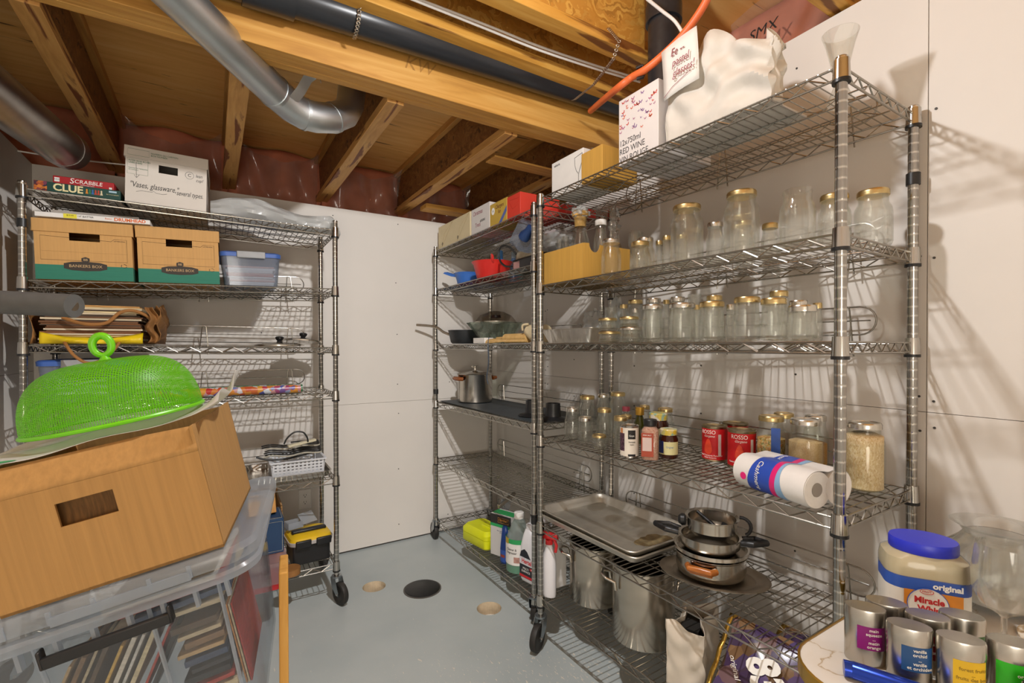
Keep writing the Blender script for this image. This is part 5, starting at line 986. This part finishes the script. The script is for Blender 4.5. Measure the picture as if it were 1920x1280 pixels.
PB = pm('white_kraft_bag', '#d3c8b8', .6, 0, .08, 9, bump=.25); PBW = pm('soft_white_paper', '#d8d2c8', .65, 0, .05, 12, bump=.5)
t, _ = paperbag('paper_bag', 'crumpled white paper bag standing open on the bottom shelf', 1.375, 1.050, z, .12, .185, .205, -68, PB, None, .006, 12)
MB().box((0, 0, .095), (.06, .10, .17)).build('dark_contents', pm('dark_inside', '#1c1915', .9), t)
SN = speckle('snack_bag_print', ['#3a2438', '#5a4a78', '#3b2a22', '#8a6a4a', '#4a3a66'], 26, .25); GOLDF = pm('gold_foil', '#a08038', .3, .8, .3, 18, bump=.6)
def snack(label, c, nrm, w, l, letter=None, mt=SN):
    n_ = Vector(nrm).normalized(); x_ = Vector((.12, -1, 0)); x_ = (x_ - n_*x_.dot(n_)).normalized(); M = Matrix((x_, n_.cross(x_), n_)).transposed().to_4x4(); M.translation = c
    t = thing('snack_bag', label, 'snack bag', mat=M); fn = lambda s: (lambda u, v: ((u-.5)*w*(1 - .08*math.sin(math.pi*v)), (v-.5)*l, s*.026*(math.sin(math.pi*u)**.6)*(math.sin(math.pi*v)**.5) + .004*math.sin(9*u + 7*v)))
    mb = MB(); mb.grid(fn(1), 18, 18); mb.build('front_panel', mt, t); mb = MB(); mb.grid(fn(-1), 18, 18); mb.build('back_panel', GOLDF, t)
    mb = MB(); mb.grid(lambda u, v: (-w/2 - .014*v + .0012*math.sin(20*u), (u-.5)*l, .0012*math.sin(26*u)*v), 24, 2); mb.build('seal', GOLDF, t, thick=.001)
    if letter: text(t, letter, .115, (.0, -.0, .034), WHITEINK, (0, 0, -58), sx=.8, shear=.2, bold=.005); text(t, 'original', .022, (-.075, -.02, .030), WHITEINK, (0, 0, -58), shear=.3)
    return t
snack('snack bag lettered with two swirls lying at the front of the bottom shelf', (1.36, .79, .375), (-.72, -.18, .66), .26, .25, '83')
snack('dark purple snack bag lying behind the lettered snack bag', (1.52, .735, .36), (-.35, -.1, .9), .24, .24); snack('gold edged snack bag underneath the lettered snack bag', (1.48, .77, .27), (-.25, -.1, .95), .20, .22)
tag(MB().lathe([(.001, 0), (.052, 0), (.055, .005), (.055, .05), (.052, .056), (.001, .058)], 28).build('black_tub', BLACK, loc=(1.295, .90, z)), 'low black tub in front of the white paper bag', 'tub')
# top shelf
z = 1.9985
t = carton('glassware_box', 'white box printed with a wine glass outline', 'box', (1.295, 1.632, z), (.215, .17, .155), RZ, PAPER)
text(t, 'sakura', .016, (-.090, -.0006, .137), INK, align='LEFT'); MB().tube([(x, -.0006, q) for x, q in [(.055, .010), (.078, .012), (.079, .055), (.088, .075), (.098, .095), (.102, .130), (.103, .135), (.053, .128), (.055, .095), (.064, .072), (.076, .058)]], .0010, 4).build('printed_outline', INK, t)
for lb, x, y in (('clear glass bowl rim peeking over the white wine glass box', 1.38, 1.60), ('clear glass bowl rim beside the brown box behind the white box', 1.385, 1.70)):
    t = thing('glass_bowl', lb, 'bowl', (x, y, z + .1552)); MB().lathe([(.001, 0), (.02, 0), (.03, .01), (.042, .028), (.044, .028), (.032, .008), (.001, .004)], 28).build('bowl_body', GLASS, t)
carton('carton', 'plain yellowish carton between the wine glass box and the butterfly box', 'box', (1.283, 1.460, z), (.125, .19, .122), RZ, CARDY)
t = carton('wine_box', 'white wine carton printed with small red butterflies', 'box', (1.272, 1.205, z), (.185, .28, .237), RZ, pm('wine_card', '#e4dedb', .6, 0, .02))
text(t, '12x750ml\nRED WINE\nVIN ROUGE', .030, (-.088, -.0006, .046), pm('grey_ink', '#4d4a4a', .6), align='LEFT', sx=.86); rnd = random.Random(8); bi = [pm('butterfly_%d' % k, c, .6) for k, c in enumerate(['#c8362c', '#b06a8c', '#8f6a9c', '#d0603c'])]
for k in range(46):
    x = -.085 + .17*rnd.random(); q = .10 + .125*rnd.random(); s = .0045*rnd.uniform(.7, 1.5); a = rnd.uniform(-.5, .5)
    P = [(0, 0), (1.2, 1.1), (1.3, .3), (.6, -.1), (.9, -.8), (.2, -.4), (-.2, -.4), (-.9, -.8), (-.6, -.1), (-1.3, .3), (-1.2, 1.1)]
    decal(t, 'printed_butterfly', [(x + s*(u*math.cos(a) - v*math.sin(a)), q + s*(u*math.sin(a) + v*math.cos(a))) for u, v in P], -.0003, bi[k % 4])
t, fn = paperbag('paper_bag', 'big crumpled white paper bag with handwritten note on the top shelf', 1.370, .905, z, .35, .19, .28, -90, PBW, None, .018, 3, .46, .7)
MB().box((-.02, .0, .065), (.26, .12, .12)).build('contents', pm('bag_contents', '#cfc3b0', .8), t)
o = MB().grid(lambda u, v: (-.172 + .135*u, -.113 - .006*math.sin(3*u) - .012*v*v, .138 + .155*v + .012*u), 6, 6).build('note_paper', PAPER, t, thick=.0005)
text(t, 'Ee --\n   pastel\n      glasses!', .034, (-.105, -.130, .232), PINKINK, shear=.2, sx=.8, name='handwriting'); MB().tube([(-.165, -.120, .145), (-.13, -.122, .165), (-.06, -.124, .185)], .0008, 4).build('ink_mark', PINKINK, t)
t = thing('flared_vase', 'clear flared glass vase standing on the top shelf near the end post', 'vase', (1.47, .650, z)); MB().lathe([(.001, 0), (.030, 0), (.031, .01), (.017, .05), (.017, .08), (.022, .11), (.034, .165), (.044, .198), (.0425, .198), (.032, .165), (.02, .11), (.015, .08), (.001, .03)], 30).build('glass_body', GLASS, t)
# ---------------------------------------------------------------- table with tins, jar and glassware
m, nt, b = nodes('white_marble'); b.inputs['Roughness'].default_value = .18
n = noise(nt, (1, 1.6, 1), 2.4, 7, 1.6)
nt.links.new(ramp(nt, n, [(.40, lin('#e2ddd4')), (.493, lin('#dcd5c9')), (.5, lin('#b5a182')), (.507, lin('#dcd5c9')), (.62, lin('#e4e0d8'))]), b.inputs['Base Color']); MARB = m
t = thing('side_table', 'white marble topped table with gold edge holding tea tins', 'table', (1.268, .16, 0))
W, D = .77, .66; mb = MB(); loft(mb, [ring(W, D, .10, .735, 8), ring(W, D, .10, .758, 8)]); mb.build('table_top', MARB, t)
mb = MB(); loft(mb, [ring(W + .008, D + .008, .104, .733, 8), ring(W + .008, D + .008, .104, .759, 8), ring(W, D, .10, .7605, 8), ring(W, D, .10, .733, 8)], cap0=False, cap1=False); mb.build('gold_edge', pm('gold_trim', '#b8903c', .3, .8), t)
for sx_ in (-1, 1):
    for sy_ in (-1, 1): MB().tube([(sx_*(W/2 - .08), sy_*(D/2 - .08), .735), (sx_*(W/2 - .06), sy_*(D/2 - .06), 0)], .018, 16).build('leg', MATS['gold_trim'], t)
zt = .7582
BRT = pm('tin_steel', '#bdb9b1', .27, 1, .08, 6)
def tea_tin(label, x, y, rz, col, txt, a0=-28, a1=62, h=.100, lab=(.030, .072), tc=WHITEINK):
    t = thing('tea_tin', label, 'tin', (x, y, zt), R(rz), 'oval tea tins on the marble table'); sx_, sy_ = .0315, .0205
    MB().lathe([(.001, 0), (.96, 0), (1, .003), (1, h - .022)], 44, 0, None, sx_, sy_).build('tin_body', BRT, t)
    MB().lathe([(1.03, h - .024), (1.03, h - .003), (.99, h), (.94, h), (.001, h + .0005)], 44, 0, None, sx_, sy_).build('lid', BRT, t)
    A = [R(a0 + (a1 - a0)*k/16) for k in range(17)]; mb = MB(); vs = [(sx_*1.008*math.sin(a), -sy_*1.008*math.cos(a), q) for a in A for q in lab]; mb.add(vs, [(2*k, 2*k+2, 2*k+3, 2*k+1) for k in range(16)]); mb.build('printed_label', pm('label_' + col, col, .4, 0, .06, 20), t)
    o = text(t, txt, .0075, (0, 0, 0), tc, (0, 0, 0), bold=.0001)
    for v in o.data.vertices:
        a = math.asin(max(-1, min(1, (v.co.x + .0100) / sx_))); v.co = Vector((sx_*1.02*math.sin(a), -sy_*1.02*math.cos(a) - v.co.z, v.co.y + (lab[0] + lab[1])/2))
    o.rotation_euler = (0, 0, 0)
k_ = 1.322
tea_tin('oval tea tin with magenta label standing at the table corner', 1.018, .405, -58, '#8c1478', 'main\nsqueeze\n...\nmatin\norange'); tea_tin('oval tea tin with maroon label behind the magenta labelled tin', 1.072, .392, -58, '#561a14', 'forever\nnuts')
tea_tin('oval tea tin with blue label at the front of the cluster', 1.016, .338, -58, '#1f4f86', 'vanilla\norchid\n...\nvanille\net orchidee'); tea_tin('oval tea tin with red label behind the blue labelled tin', 1.080, .333, -58, '#8e1016', 'serenity\n...\nserenite')
tea_tin('oval tea tin with yellow label at the bottom edge of the picture', 1.042, .278, -58, '#dcb414', 'forest fruits\n...\nfruits des bois', tc=pm('dim_yellow_ink', '#9a7d18', .6)); tea_tin('oval tea tin with dark green label behind the yellow labelled tin', 1.134, .301, -58, '#2c7a1e', 'green\ntea'); tea_tin('oval tea tin with bright green label beside a black corner card', 1.100, .230, -58, '#28b414', 'organic\nmint', -50, 40)
tag(MB().box((1.072, .188, zt + .032), (.05, .002, .064), rot=(0, 0, R(-58))).build('black_card', INK), 'black card standing against the bright green labelled tin', 'card')
t = thing('flashlight', 'shiny blue metal cylinder lying in front of the tea tins', 'flashlight', (0, 0, 0)); BLM = pm('blue_anodised', '#2a48b8', .25, .7, .05)
MB().tube([(.938, .405, zt + .0145), (.944, .395, zt + .0145)], .0135, 26).build('end_cap', BLM, t); MB().tube([(.944, .395, zt + .0145), (.945, .393, zt + .0145), (.985, .285, zt + .0145)], [.0135, .0142, .0142], 26).build('body', BLM, t)
# big rectangular jar of dressing
t = thing('dressing_jar', 'large clear jar of cream dressing with bright blue lid', 'jar', (1.285, .405, zt), R(-57)); CREAM = pm('cream_dressing', '#e0cda0', .3, 0, .03, 8)
mb = MB(); Wj, Dj = .142, .105; loft(mb, [ring(Wj*.96, Dj*.96, .025, 0), ring(Wj, Dj, .03, .008), ring(Wj, Dj, .03, .105), ring(Wj*1.01, Dj*1.01, .032, .118), ring(Wj*.97, Dj*.97, .034, .135), ring(.112, .094, .046, .145), ring(.110, .092, .045, .152)]); mb.build('jar_body', CREAM, t)
mb = MB(); loft(mb, [ring(Wj*1.022, Dj*1.022, .033, .100), ring(Wj*1.025, Dj*1.025, .034, .118), ring(Wj*.985, Dj*.985, .035, .137), ring(.114, .096, .047, .147)], cap0=False, cap1=False); mb.build('clear_shoulder', CLEARP, t)
MB().lathe([(1.0, .146), (1.02, .148), (1.02, .166), (.99, .170), (.001, .171)], 48, 0, None, .058, .050).build('lid', pm('bright_blue_lid', '#2a35c8', .35, 0, .03), t)
F_ = -Dj/2 - .0012; BLB = pm('label_blue', '#2f58b4', .4, 0, .04)
mb = MB(); loft(mb, [ring(Wj*1.012, Dj*1.012, .031, .076), ring(Wj*1.012, Dj*1.012, .031, .102)], cap0=False, cap1=False); mb.build('printed_band', BLB, t)
mb = MB(); loft(mb, [ring(Wj*1.010, Dj*1.010, .031, .008), ring(Wj*1.010, Dj*1.010, .031, .077)], cap0=False, cap1=False); mb.build('printed_label', pm('label_cream', '#e8e2d6', .45), t)
text(t, 'original', .0155, (.026, F_ - .0006, .090), WHITEINK, bold=.0006, sx=1.05); decal(t, 'printed_badge', rect(-.045, .05, .030, .077), F_, pm('label_orange', '#dd8a24', .5, 0, .12, 20)); decal(t, 'printed_badge', ell(-.006, .050, .034, .034), F_ - .0005, WHITEINK); outline(t, 'printed_outline', ell(-.006, .050, .034, .034), F_ - .001, .0008, BLB)
text(t, 'Miracle\nWhip', .0175, (-.004, F_ - .0012, .050), MATS['hertel_red'], bold=.0006, sx=.95); outline(t, 'printed_outline', ell(-.008, .077, .011, .0048), F_ - .001, .0006, MATS['hertel_red']); text(t, 'KRAFT', .005, (-.008, F_ - .0014, .077), MATS['hertel_red'])
t = thing('fish_bowl', 'large round clear glass vase with flared rim behind the dressing jar', 'vase', (1.49, .335, zt)); MB().lathe([(.001, .004), (.04, 0), (.085, .018), (.112, .065), (.104, .108), (.066, .143), (.058, .155), (.068, .170), (.083, .178), (.081, .178), (.064, .168), (.054, .155), (.064, .140), (.101, .107), (.109, .066), (.082, .021), (.001, .009)], 44).build('glass_body', GLASS2, t)
t = thing('goblet', 'large clear wine goblet beside the dressing jar', 'glass', (1.262, .275, zt)); MB().lathe([(.001, .0), (.034, 0), (.034, .0015), (.006, .006), (.0045, .012), (.0045, .068), (.010, .074), (.035, .090), (.0465, .120), (.0475, .145), (.041, .205), (.040, .205), (.0462, .145), (.045, .121), (.034, .0925), (.001, .078)], 44).build('glass_body', GLASS2, t)
m, nt, b = nodes('brown_marble'); b.inputs['Roughness'].default_value = .2; nt.links.new(ramp(nt, noise(nt, (1, 2, 1), 22, 8, 1.5), [(.3, lin('#6b4f30')), (.48, lin('#b59a74')), (.6, lin('#ddd2c0')), (.75, lin('#e4ddd0'))]), b.inputs['Base Color'])
tag(MB().lathe([(.001, 0), (.085, 0), (.085, .004), (.001, .004)], 40).build('stone_coaster', m, loc=(1.40, .20, zt)), 'round brown veined stone slab beneath the glassware', 'stone slab')

# ---------------------------------------------------------------- tilted box on the clear tote
BM = Matrix(((.962, .172, -.212), (-.169, .985, .03), (.214, .007, .977))).to_4x4()
BM = BM.to_quaternion().to_matrix().to_4x4(); BM.translation = Vector((.016, 1.035, .968))
t = thing('cardboard_box', 'large tilted brown cardboard box with hand hole and bent flap', 'box', mat=BM); w, d, h = .32, .385, .232
BIGC = pm('big_box_cardboard', '#b58a50', .75, 0, .09, 3, (40, 40, 1), .10)
mb = MB(); mb.holed(-w, 0, 0, h*.80, (-.215, -.135, .118, .158), 0, .005); mb.bx((-w, d - .005, 0), (0, d, h*.97)); mb.bx((-w, .005, 0), (-w+.005, d-.005, h)); mb.bx((-w, 0, 0), (0, d, .005))
mb.add([(0, 0, 0), (0, d, 0), (0, d, h), (0, .002, h), (-.005, 0, 0), (-.005, d, 0), (-.005, d, h), (-.005, .002, h)], [(0, 1, 2, 3), (4, 7, 6, 5), (0, 3, 7, 4), (3, 2, 6, 7), (1, 5, 6, 2)])
mb.build('box_body', BIGC, t)
mb = MB(); mb.grid(lambda u, v: (-w + w*u*(1 - .0*v) - .018*u*(1 - v)*0, .001 + .034*v*(1 - .75*max(0, (u - .72)/.28)), h*.80 + (h*.205)*v*(1 - .04*u) - .012*max(0, u-.75)/.25*(1-v)*0), 20, 5); mb.build('bent_flap', BIGC, t, thick=.004)
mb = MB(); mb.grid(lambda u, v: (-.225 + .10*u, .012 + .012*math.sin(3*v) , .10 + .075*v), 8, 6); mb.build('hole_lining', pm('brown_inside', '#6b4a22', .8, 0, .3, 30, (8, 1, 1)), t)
# plastic bag sheet on the box
t = thing('plastic_bag', 'white plastic bag with green marks spread over the cardboard box opening', 'plastic bag', mat=BM)
def bag(u, v):
    x = -.37 + .395*u; y = .03 + .33*v; zz_ = h + .012 + .0028*math.sin(14*u + 3*v) + .0028*math.sin(9*v - 5*u); e = max(0, (u - .90)/.10)
    return (x + .020*e, y, zz_ + .060*e*e*(.25 + .75*v) + .012*e*math.sin(9*v))
MB().grid(bag, 60, 24).build('bag_sheet', BAGW, t, thick=.0008)
GB = pm('green_bag_print', '#1f9a58', .4)
def blot(u0, v0, ru, rv):
    mb = MB(); n = 26; vs = [Vector(bag(u0, v0)) + Vector((0, 0, .0012))] + [Vector(bag(u0 + ru*math.cos(2*math.pi*k/n), v0 + rv*math.sin(2*math.pi*k/n))) + Vector((0, 0, .0014)) for k in range(n)]
    mb.add(vs, [(0, k + 1, (k+1) % n + 1) for k in range(n)]); mb.build('printed_mark', GB, t)
blot(.20, .03, .07, .028); blot(.62, .02, .09, .018); blot(.955, .5, .02, .09); blot(.82, .04, .05, .02)
# mesh food cover
m, nt, b = nodes('green_mesh'); nt.nodes.remove(b); out = nt.nodes['Material Output']
uvn = nt.nodes.new('ShaderNodeUVMap'); mp = nt.nodes.new('ShaderNodeMapping'); nt.links.new(uvn.outputs[0], mp.inputs[0])
sp = nt.nodes.new('ShaderNodeSeparateXYZ'); nt.links.new(mp.outputs[0], sp.inputs[0])
def stripe(src):
    p = nt.nodes.new('ShaderNodeMath'); p.operation = 'FRACT'; nt.links.new(src, p.inputs[0]); q = nt.nodes.new('ShaderNodeMath'); q.operation = 'LESS_THAN'; q.inputs[1].default_value = .42; nt.links.new(p.outputs[0], q.inputs[0]); return q.outputs[0]
mxm = nt.nodes.new('ShaderNodeMath'); mxm.operation = 'MAXIMUM'; nt.links.new(stripe(sp.outputs[0]), mxm.inputs[0]); nt.links.new(stripe(sp.outputs[1]), mxm.inputs[1])
tr = nt.nodes.new('ShaderNodeBsdfTransparent'); pb_ = nt.nodes.new('ShaderNodeBsdfPrincipled'); pb_.inputs['Base Color'].default_value = lin('#72cc18'); pb_.inputs['Roughness'].default_value = .4
tl = nt.nodes.new('ShaderNodeBsdfTranslucent'); tl.inputs[0].default_value = lin('#7ed820'); am = nt.nodes.new('ShaderNodeMixShader'); am.inputs[0].default_value = .4; nt.links.new(pb_.outputs[0], am.inputs[1]); nt.links.new(tl.outputs[0], am.inputs[2])
ms = nt.nodes.new('ShaderNodeMixShader'); nt.links.new(mxm.outputs[0], ms.inputs[0]); nt.links.new(tr.outputs[0], ms.inputs[1]); nt.links.new(am.outputs[0], ms.inputs[2]); nt.links.new(ms.outputs[0], out.inputs[0]); MESHM = m
LIME = pm('lime_plastic', '#74d018', .35, 0, .03)
dm = BM @ Matrix.Translation((-.165, .200, h + .031)) @ Matrix.Rotation(R(2), 4, 'Y')
t = thing('mesh_food_cover', 'bright lime green mesh food cover dome lying on the cardboard box', 'food cover', mat=dm); mb = MB(); nu, nv = 72, 24
def dome(u, v): a = 2*math.pi*u; b_ = v*math.pi/2; e = math.cos(b_)**.55; return (.148*e*math.cos(a), .142*e*math.sin(a), .122*math.sin(b_)**.85)
mb.grid(dome, nu, nv); o = mb.build('mesh_dome', MESHM, t); me = o.data; uv = me.uv_layers.new(name='uv')
for lp in me.loops:
    p = me.vertices[lp.vertex_index].co; uv.data[lp.index].uv = (0, 0)
for pl in me.polygons:
    n_ = pl.normal
    for li in pl.loop_indices:
        p = me.vertices[me.loops[li].vertex_index].co
        uv.data[li].uv = ((p.x/.0038, p.z/.0030) if abs(n_.z) < .55 and abs(n_.y) > abs(n_.x) else (p.y/.0038, p.z/.0030) if abs(n_.z) < .55 else (p.x/.0038, p.y/.0038))
MB().tube([(.148*math.cos(2*math.pi*k/60), .142*math.sin(2*math.pi*k/60), 0) for k in range(60)], .004, 8, 0, True).build('rim', LIME, t)
MB().tube([(.0155*math.sin(2*math.pi*k/28), 0, .152 + .020*math.cos(2*math.pi*k/28) ) for k in range(28)], [.0058 + .0015*abs(math.cos(math.pi*k/28)) for k in range(28)], 10, 0, True, sc=(1, 1)).build('ring_handle', LIME, t); MB().lathe([(.001, .118), (.012, .121), (.007, .128), (.005, .134), (.001, .135)], 16).build('handle_foot', LIME, t)
# clear tote under it
TM = BM @ Matrix.Translation((.035, .0, -.002)) @ Matrix.Rotation(R(1), 4, 'Z')
TOTE = clear('tote_plastic', '#f4f6f8', .3, .10, .07, '#dce4ee'); TOTEL = clear('tote_lid_plastic', '#e6ebf0', .35, .18, .40, '#dfe7f0')
t = thing('storage_tote', 'large clear plastic tote of old papers tilted under the cardboard box', 'storage tote', mat=TM); w, d, h = .50, .50, .36
def rg(s, zz_, r=.06): return [(x - w/2, y + d/2, zz_) for x, y in rrect(w + s, d + s, r, 7)]
mb = MB(); loft(mb, [rg(-.10, -h), rg(-.03, -.055), rg(-.028, -.045)], cap1=False); loft(mb, [rg(-.034, -.045), rg(-.036, -.055), rg(-.106, -h + .003)], cap0=False); mb.build('tub', TOTE, t)
mb = MB(); loft(mb, [rg(-.028, -.060), rg(.022, -.058), rg(.026, -.046), rg(.018, -.040), rg(-.028, -.042)], cap0=False, cap1=False); mb.build('tub_rim', TOTEL, t)
mb = MB()
for x in (-.06, -.17, -.33, -.44):
    mb.tube([(x, -.004 + .012, -.06), (x*.93 - .02, .036, -h + .01)], .004, 6, sc=(1, .6))
for k in range(9): mb.box((-.045 - .05*k, -.002, -.072), (.006, .014, .030))
mb.build('rib', TOTEL, t)
LM = BM @ Matrix.Translation((.042, -.002, -.003))
l = thing('tote_lid', 'cloudy plastic lid lying loose on the tote under the cardboard box', 'lid', mat=LM)
mb = MB(); loft(mb, [rg(.015, -.030), rg(.020, -.012), rg(.010, -.001), rg(-.03, 0), rg(-.05, -.004), rg(-.06, -.004)], cap0=False, cap1=True); mb.build('lid_body', TOTEL, l)
mb = MB()
for x in (-.30, -.24, -.16, -.10, -.36): mb.box((x, -.0105, -.018), (.006, .004, .022))
mb.bx((-.30, -.014, -.032), (-.10, -.009, -.016)); mb.build('lid_rib', TOTEL, l)
mb = MB(); mb.bx((-.315, -.020, -.094), (-.135, -.010, -.074)); mb.bx((-.318, -.020, -.094), (-.312, .0, -.062)); mb.bx((-.138, -.020, -.094), (-.132, .0, -.062)); mb.build('handle', BLACK, t, bev=.003)
# papers and albums in the tote
rnd = random.Random(11); pc = ['#d8c7a2', '#c9a878', '#e6dccb', '#2a2c33', '#5a4632', '#b53a2c', '#8a6a48', '#d9d4cc', '#3a4a66', '#e0b45a', '#16181c', '#cbb896']
def inside(label, c, size, rot, col):
    o = MB().box((0, 0, 0), size).build('paper_folder', pm('folder_' + col, col, .6, 0, .2, 40, (1, 1, 4)), None, bev=.001)
    o.matrix_world = TM @ Matrix.Translation(c) @ Euler([R(a) for a in rot]).to_matrix().to_4x4(); tag(o, label, 'folder', 'papers packed in the clear tote')
for k in range(10):     # leaning folders
    inside('one of the long folders leaning together inside the clear tote', (-.383 + .0190*k, .215 + .006*(k % 3), -.232 + .004*(k % 4)), (.005 + .003*(k % 2), .26, .20), (0, 33, 0), pc[(k*5 + 1) % 12])
for k in range(4):
    inside('one of the flat albums near the rim at the tote corner', (-.165 + .008*(k % 3), .20, -.072 - .0165*k), (.185 - .012*(k % 3), .25, .011 - .003*(k % 2)), (0, 0, 4*(k % 3) - 3), pc[(k*3 + 2) % 12])
for k in range(10):
    inside('one of the flat albums stacked low in the tote corner', (-.127 + .001*(k % 3), .19, -.152 - .0175*k), (.080 - .006*(k % 3), .24, .012 - .004*(k % 2)), (0, 0, 2*(k % 3) - 2), pc[(k*7 + 4) % 12])
for k in range(3):
    inside('one of the upright envelopes pressed to the tote side', (-.066 - .0045*k, .19, -.225), (.003, .22, .17), (0, 0, 0), ['#b53a2c', '#d8c7a2', '#c98a4a'][k])
# board beside the tote
t = thing('wood_board', 'yellow wooden board standing upright beside the clear tote', 'board', (.136, 1.20, 0), R(83)); MB().bx((-.09, -.008, 0), (.008, .010, .862)).build('plank', wood('yellow_plank', '#b5812f', '#c99543', '#d8a858', (6, 6, .6), 4), t, bev=.003)
# grey padded bar
t = thing('padded_bar', 'grey foam padded bar crossing in front of the back wall rack', 'bar', (0, 0, 0)); MB().tube([(-.78, 1.905, 1.470), (-.292, 1.597, 1.440)], .029, 28).build('foam_sleeve', pm('grey_foam', '#5d5d5c', .85, 0, .08, 40), t); MB().tube([(-.80, 1.918, 1.471), (-.292, 1.597, 1.440)], .013, 14).build('steel_tube', STEELD, t)
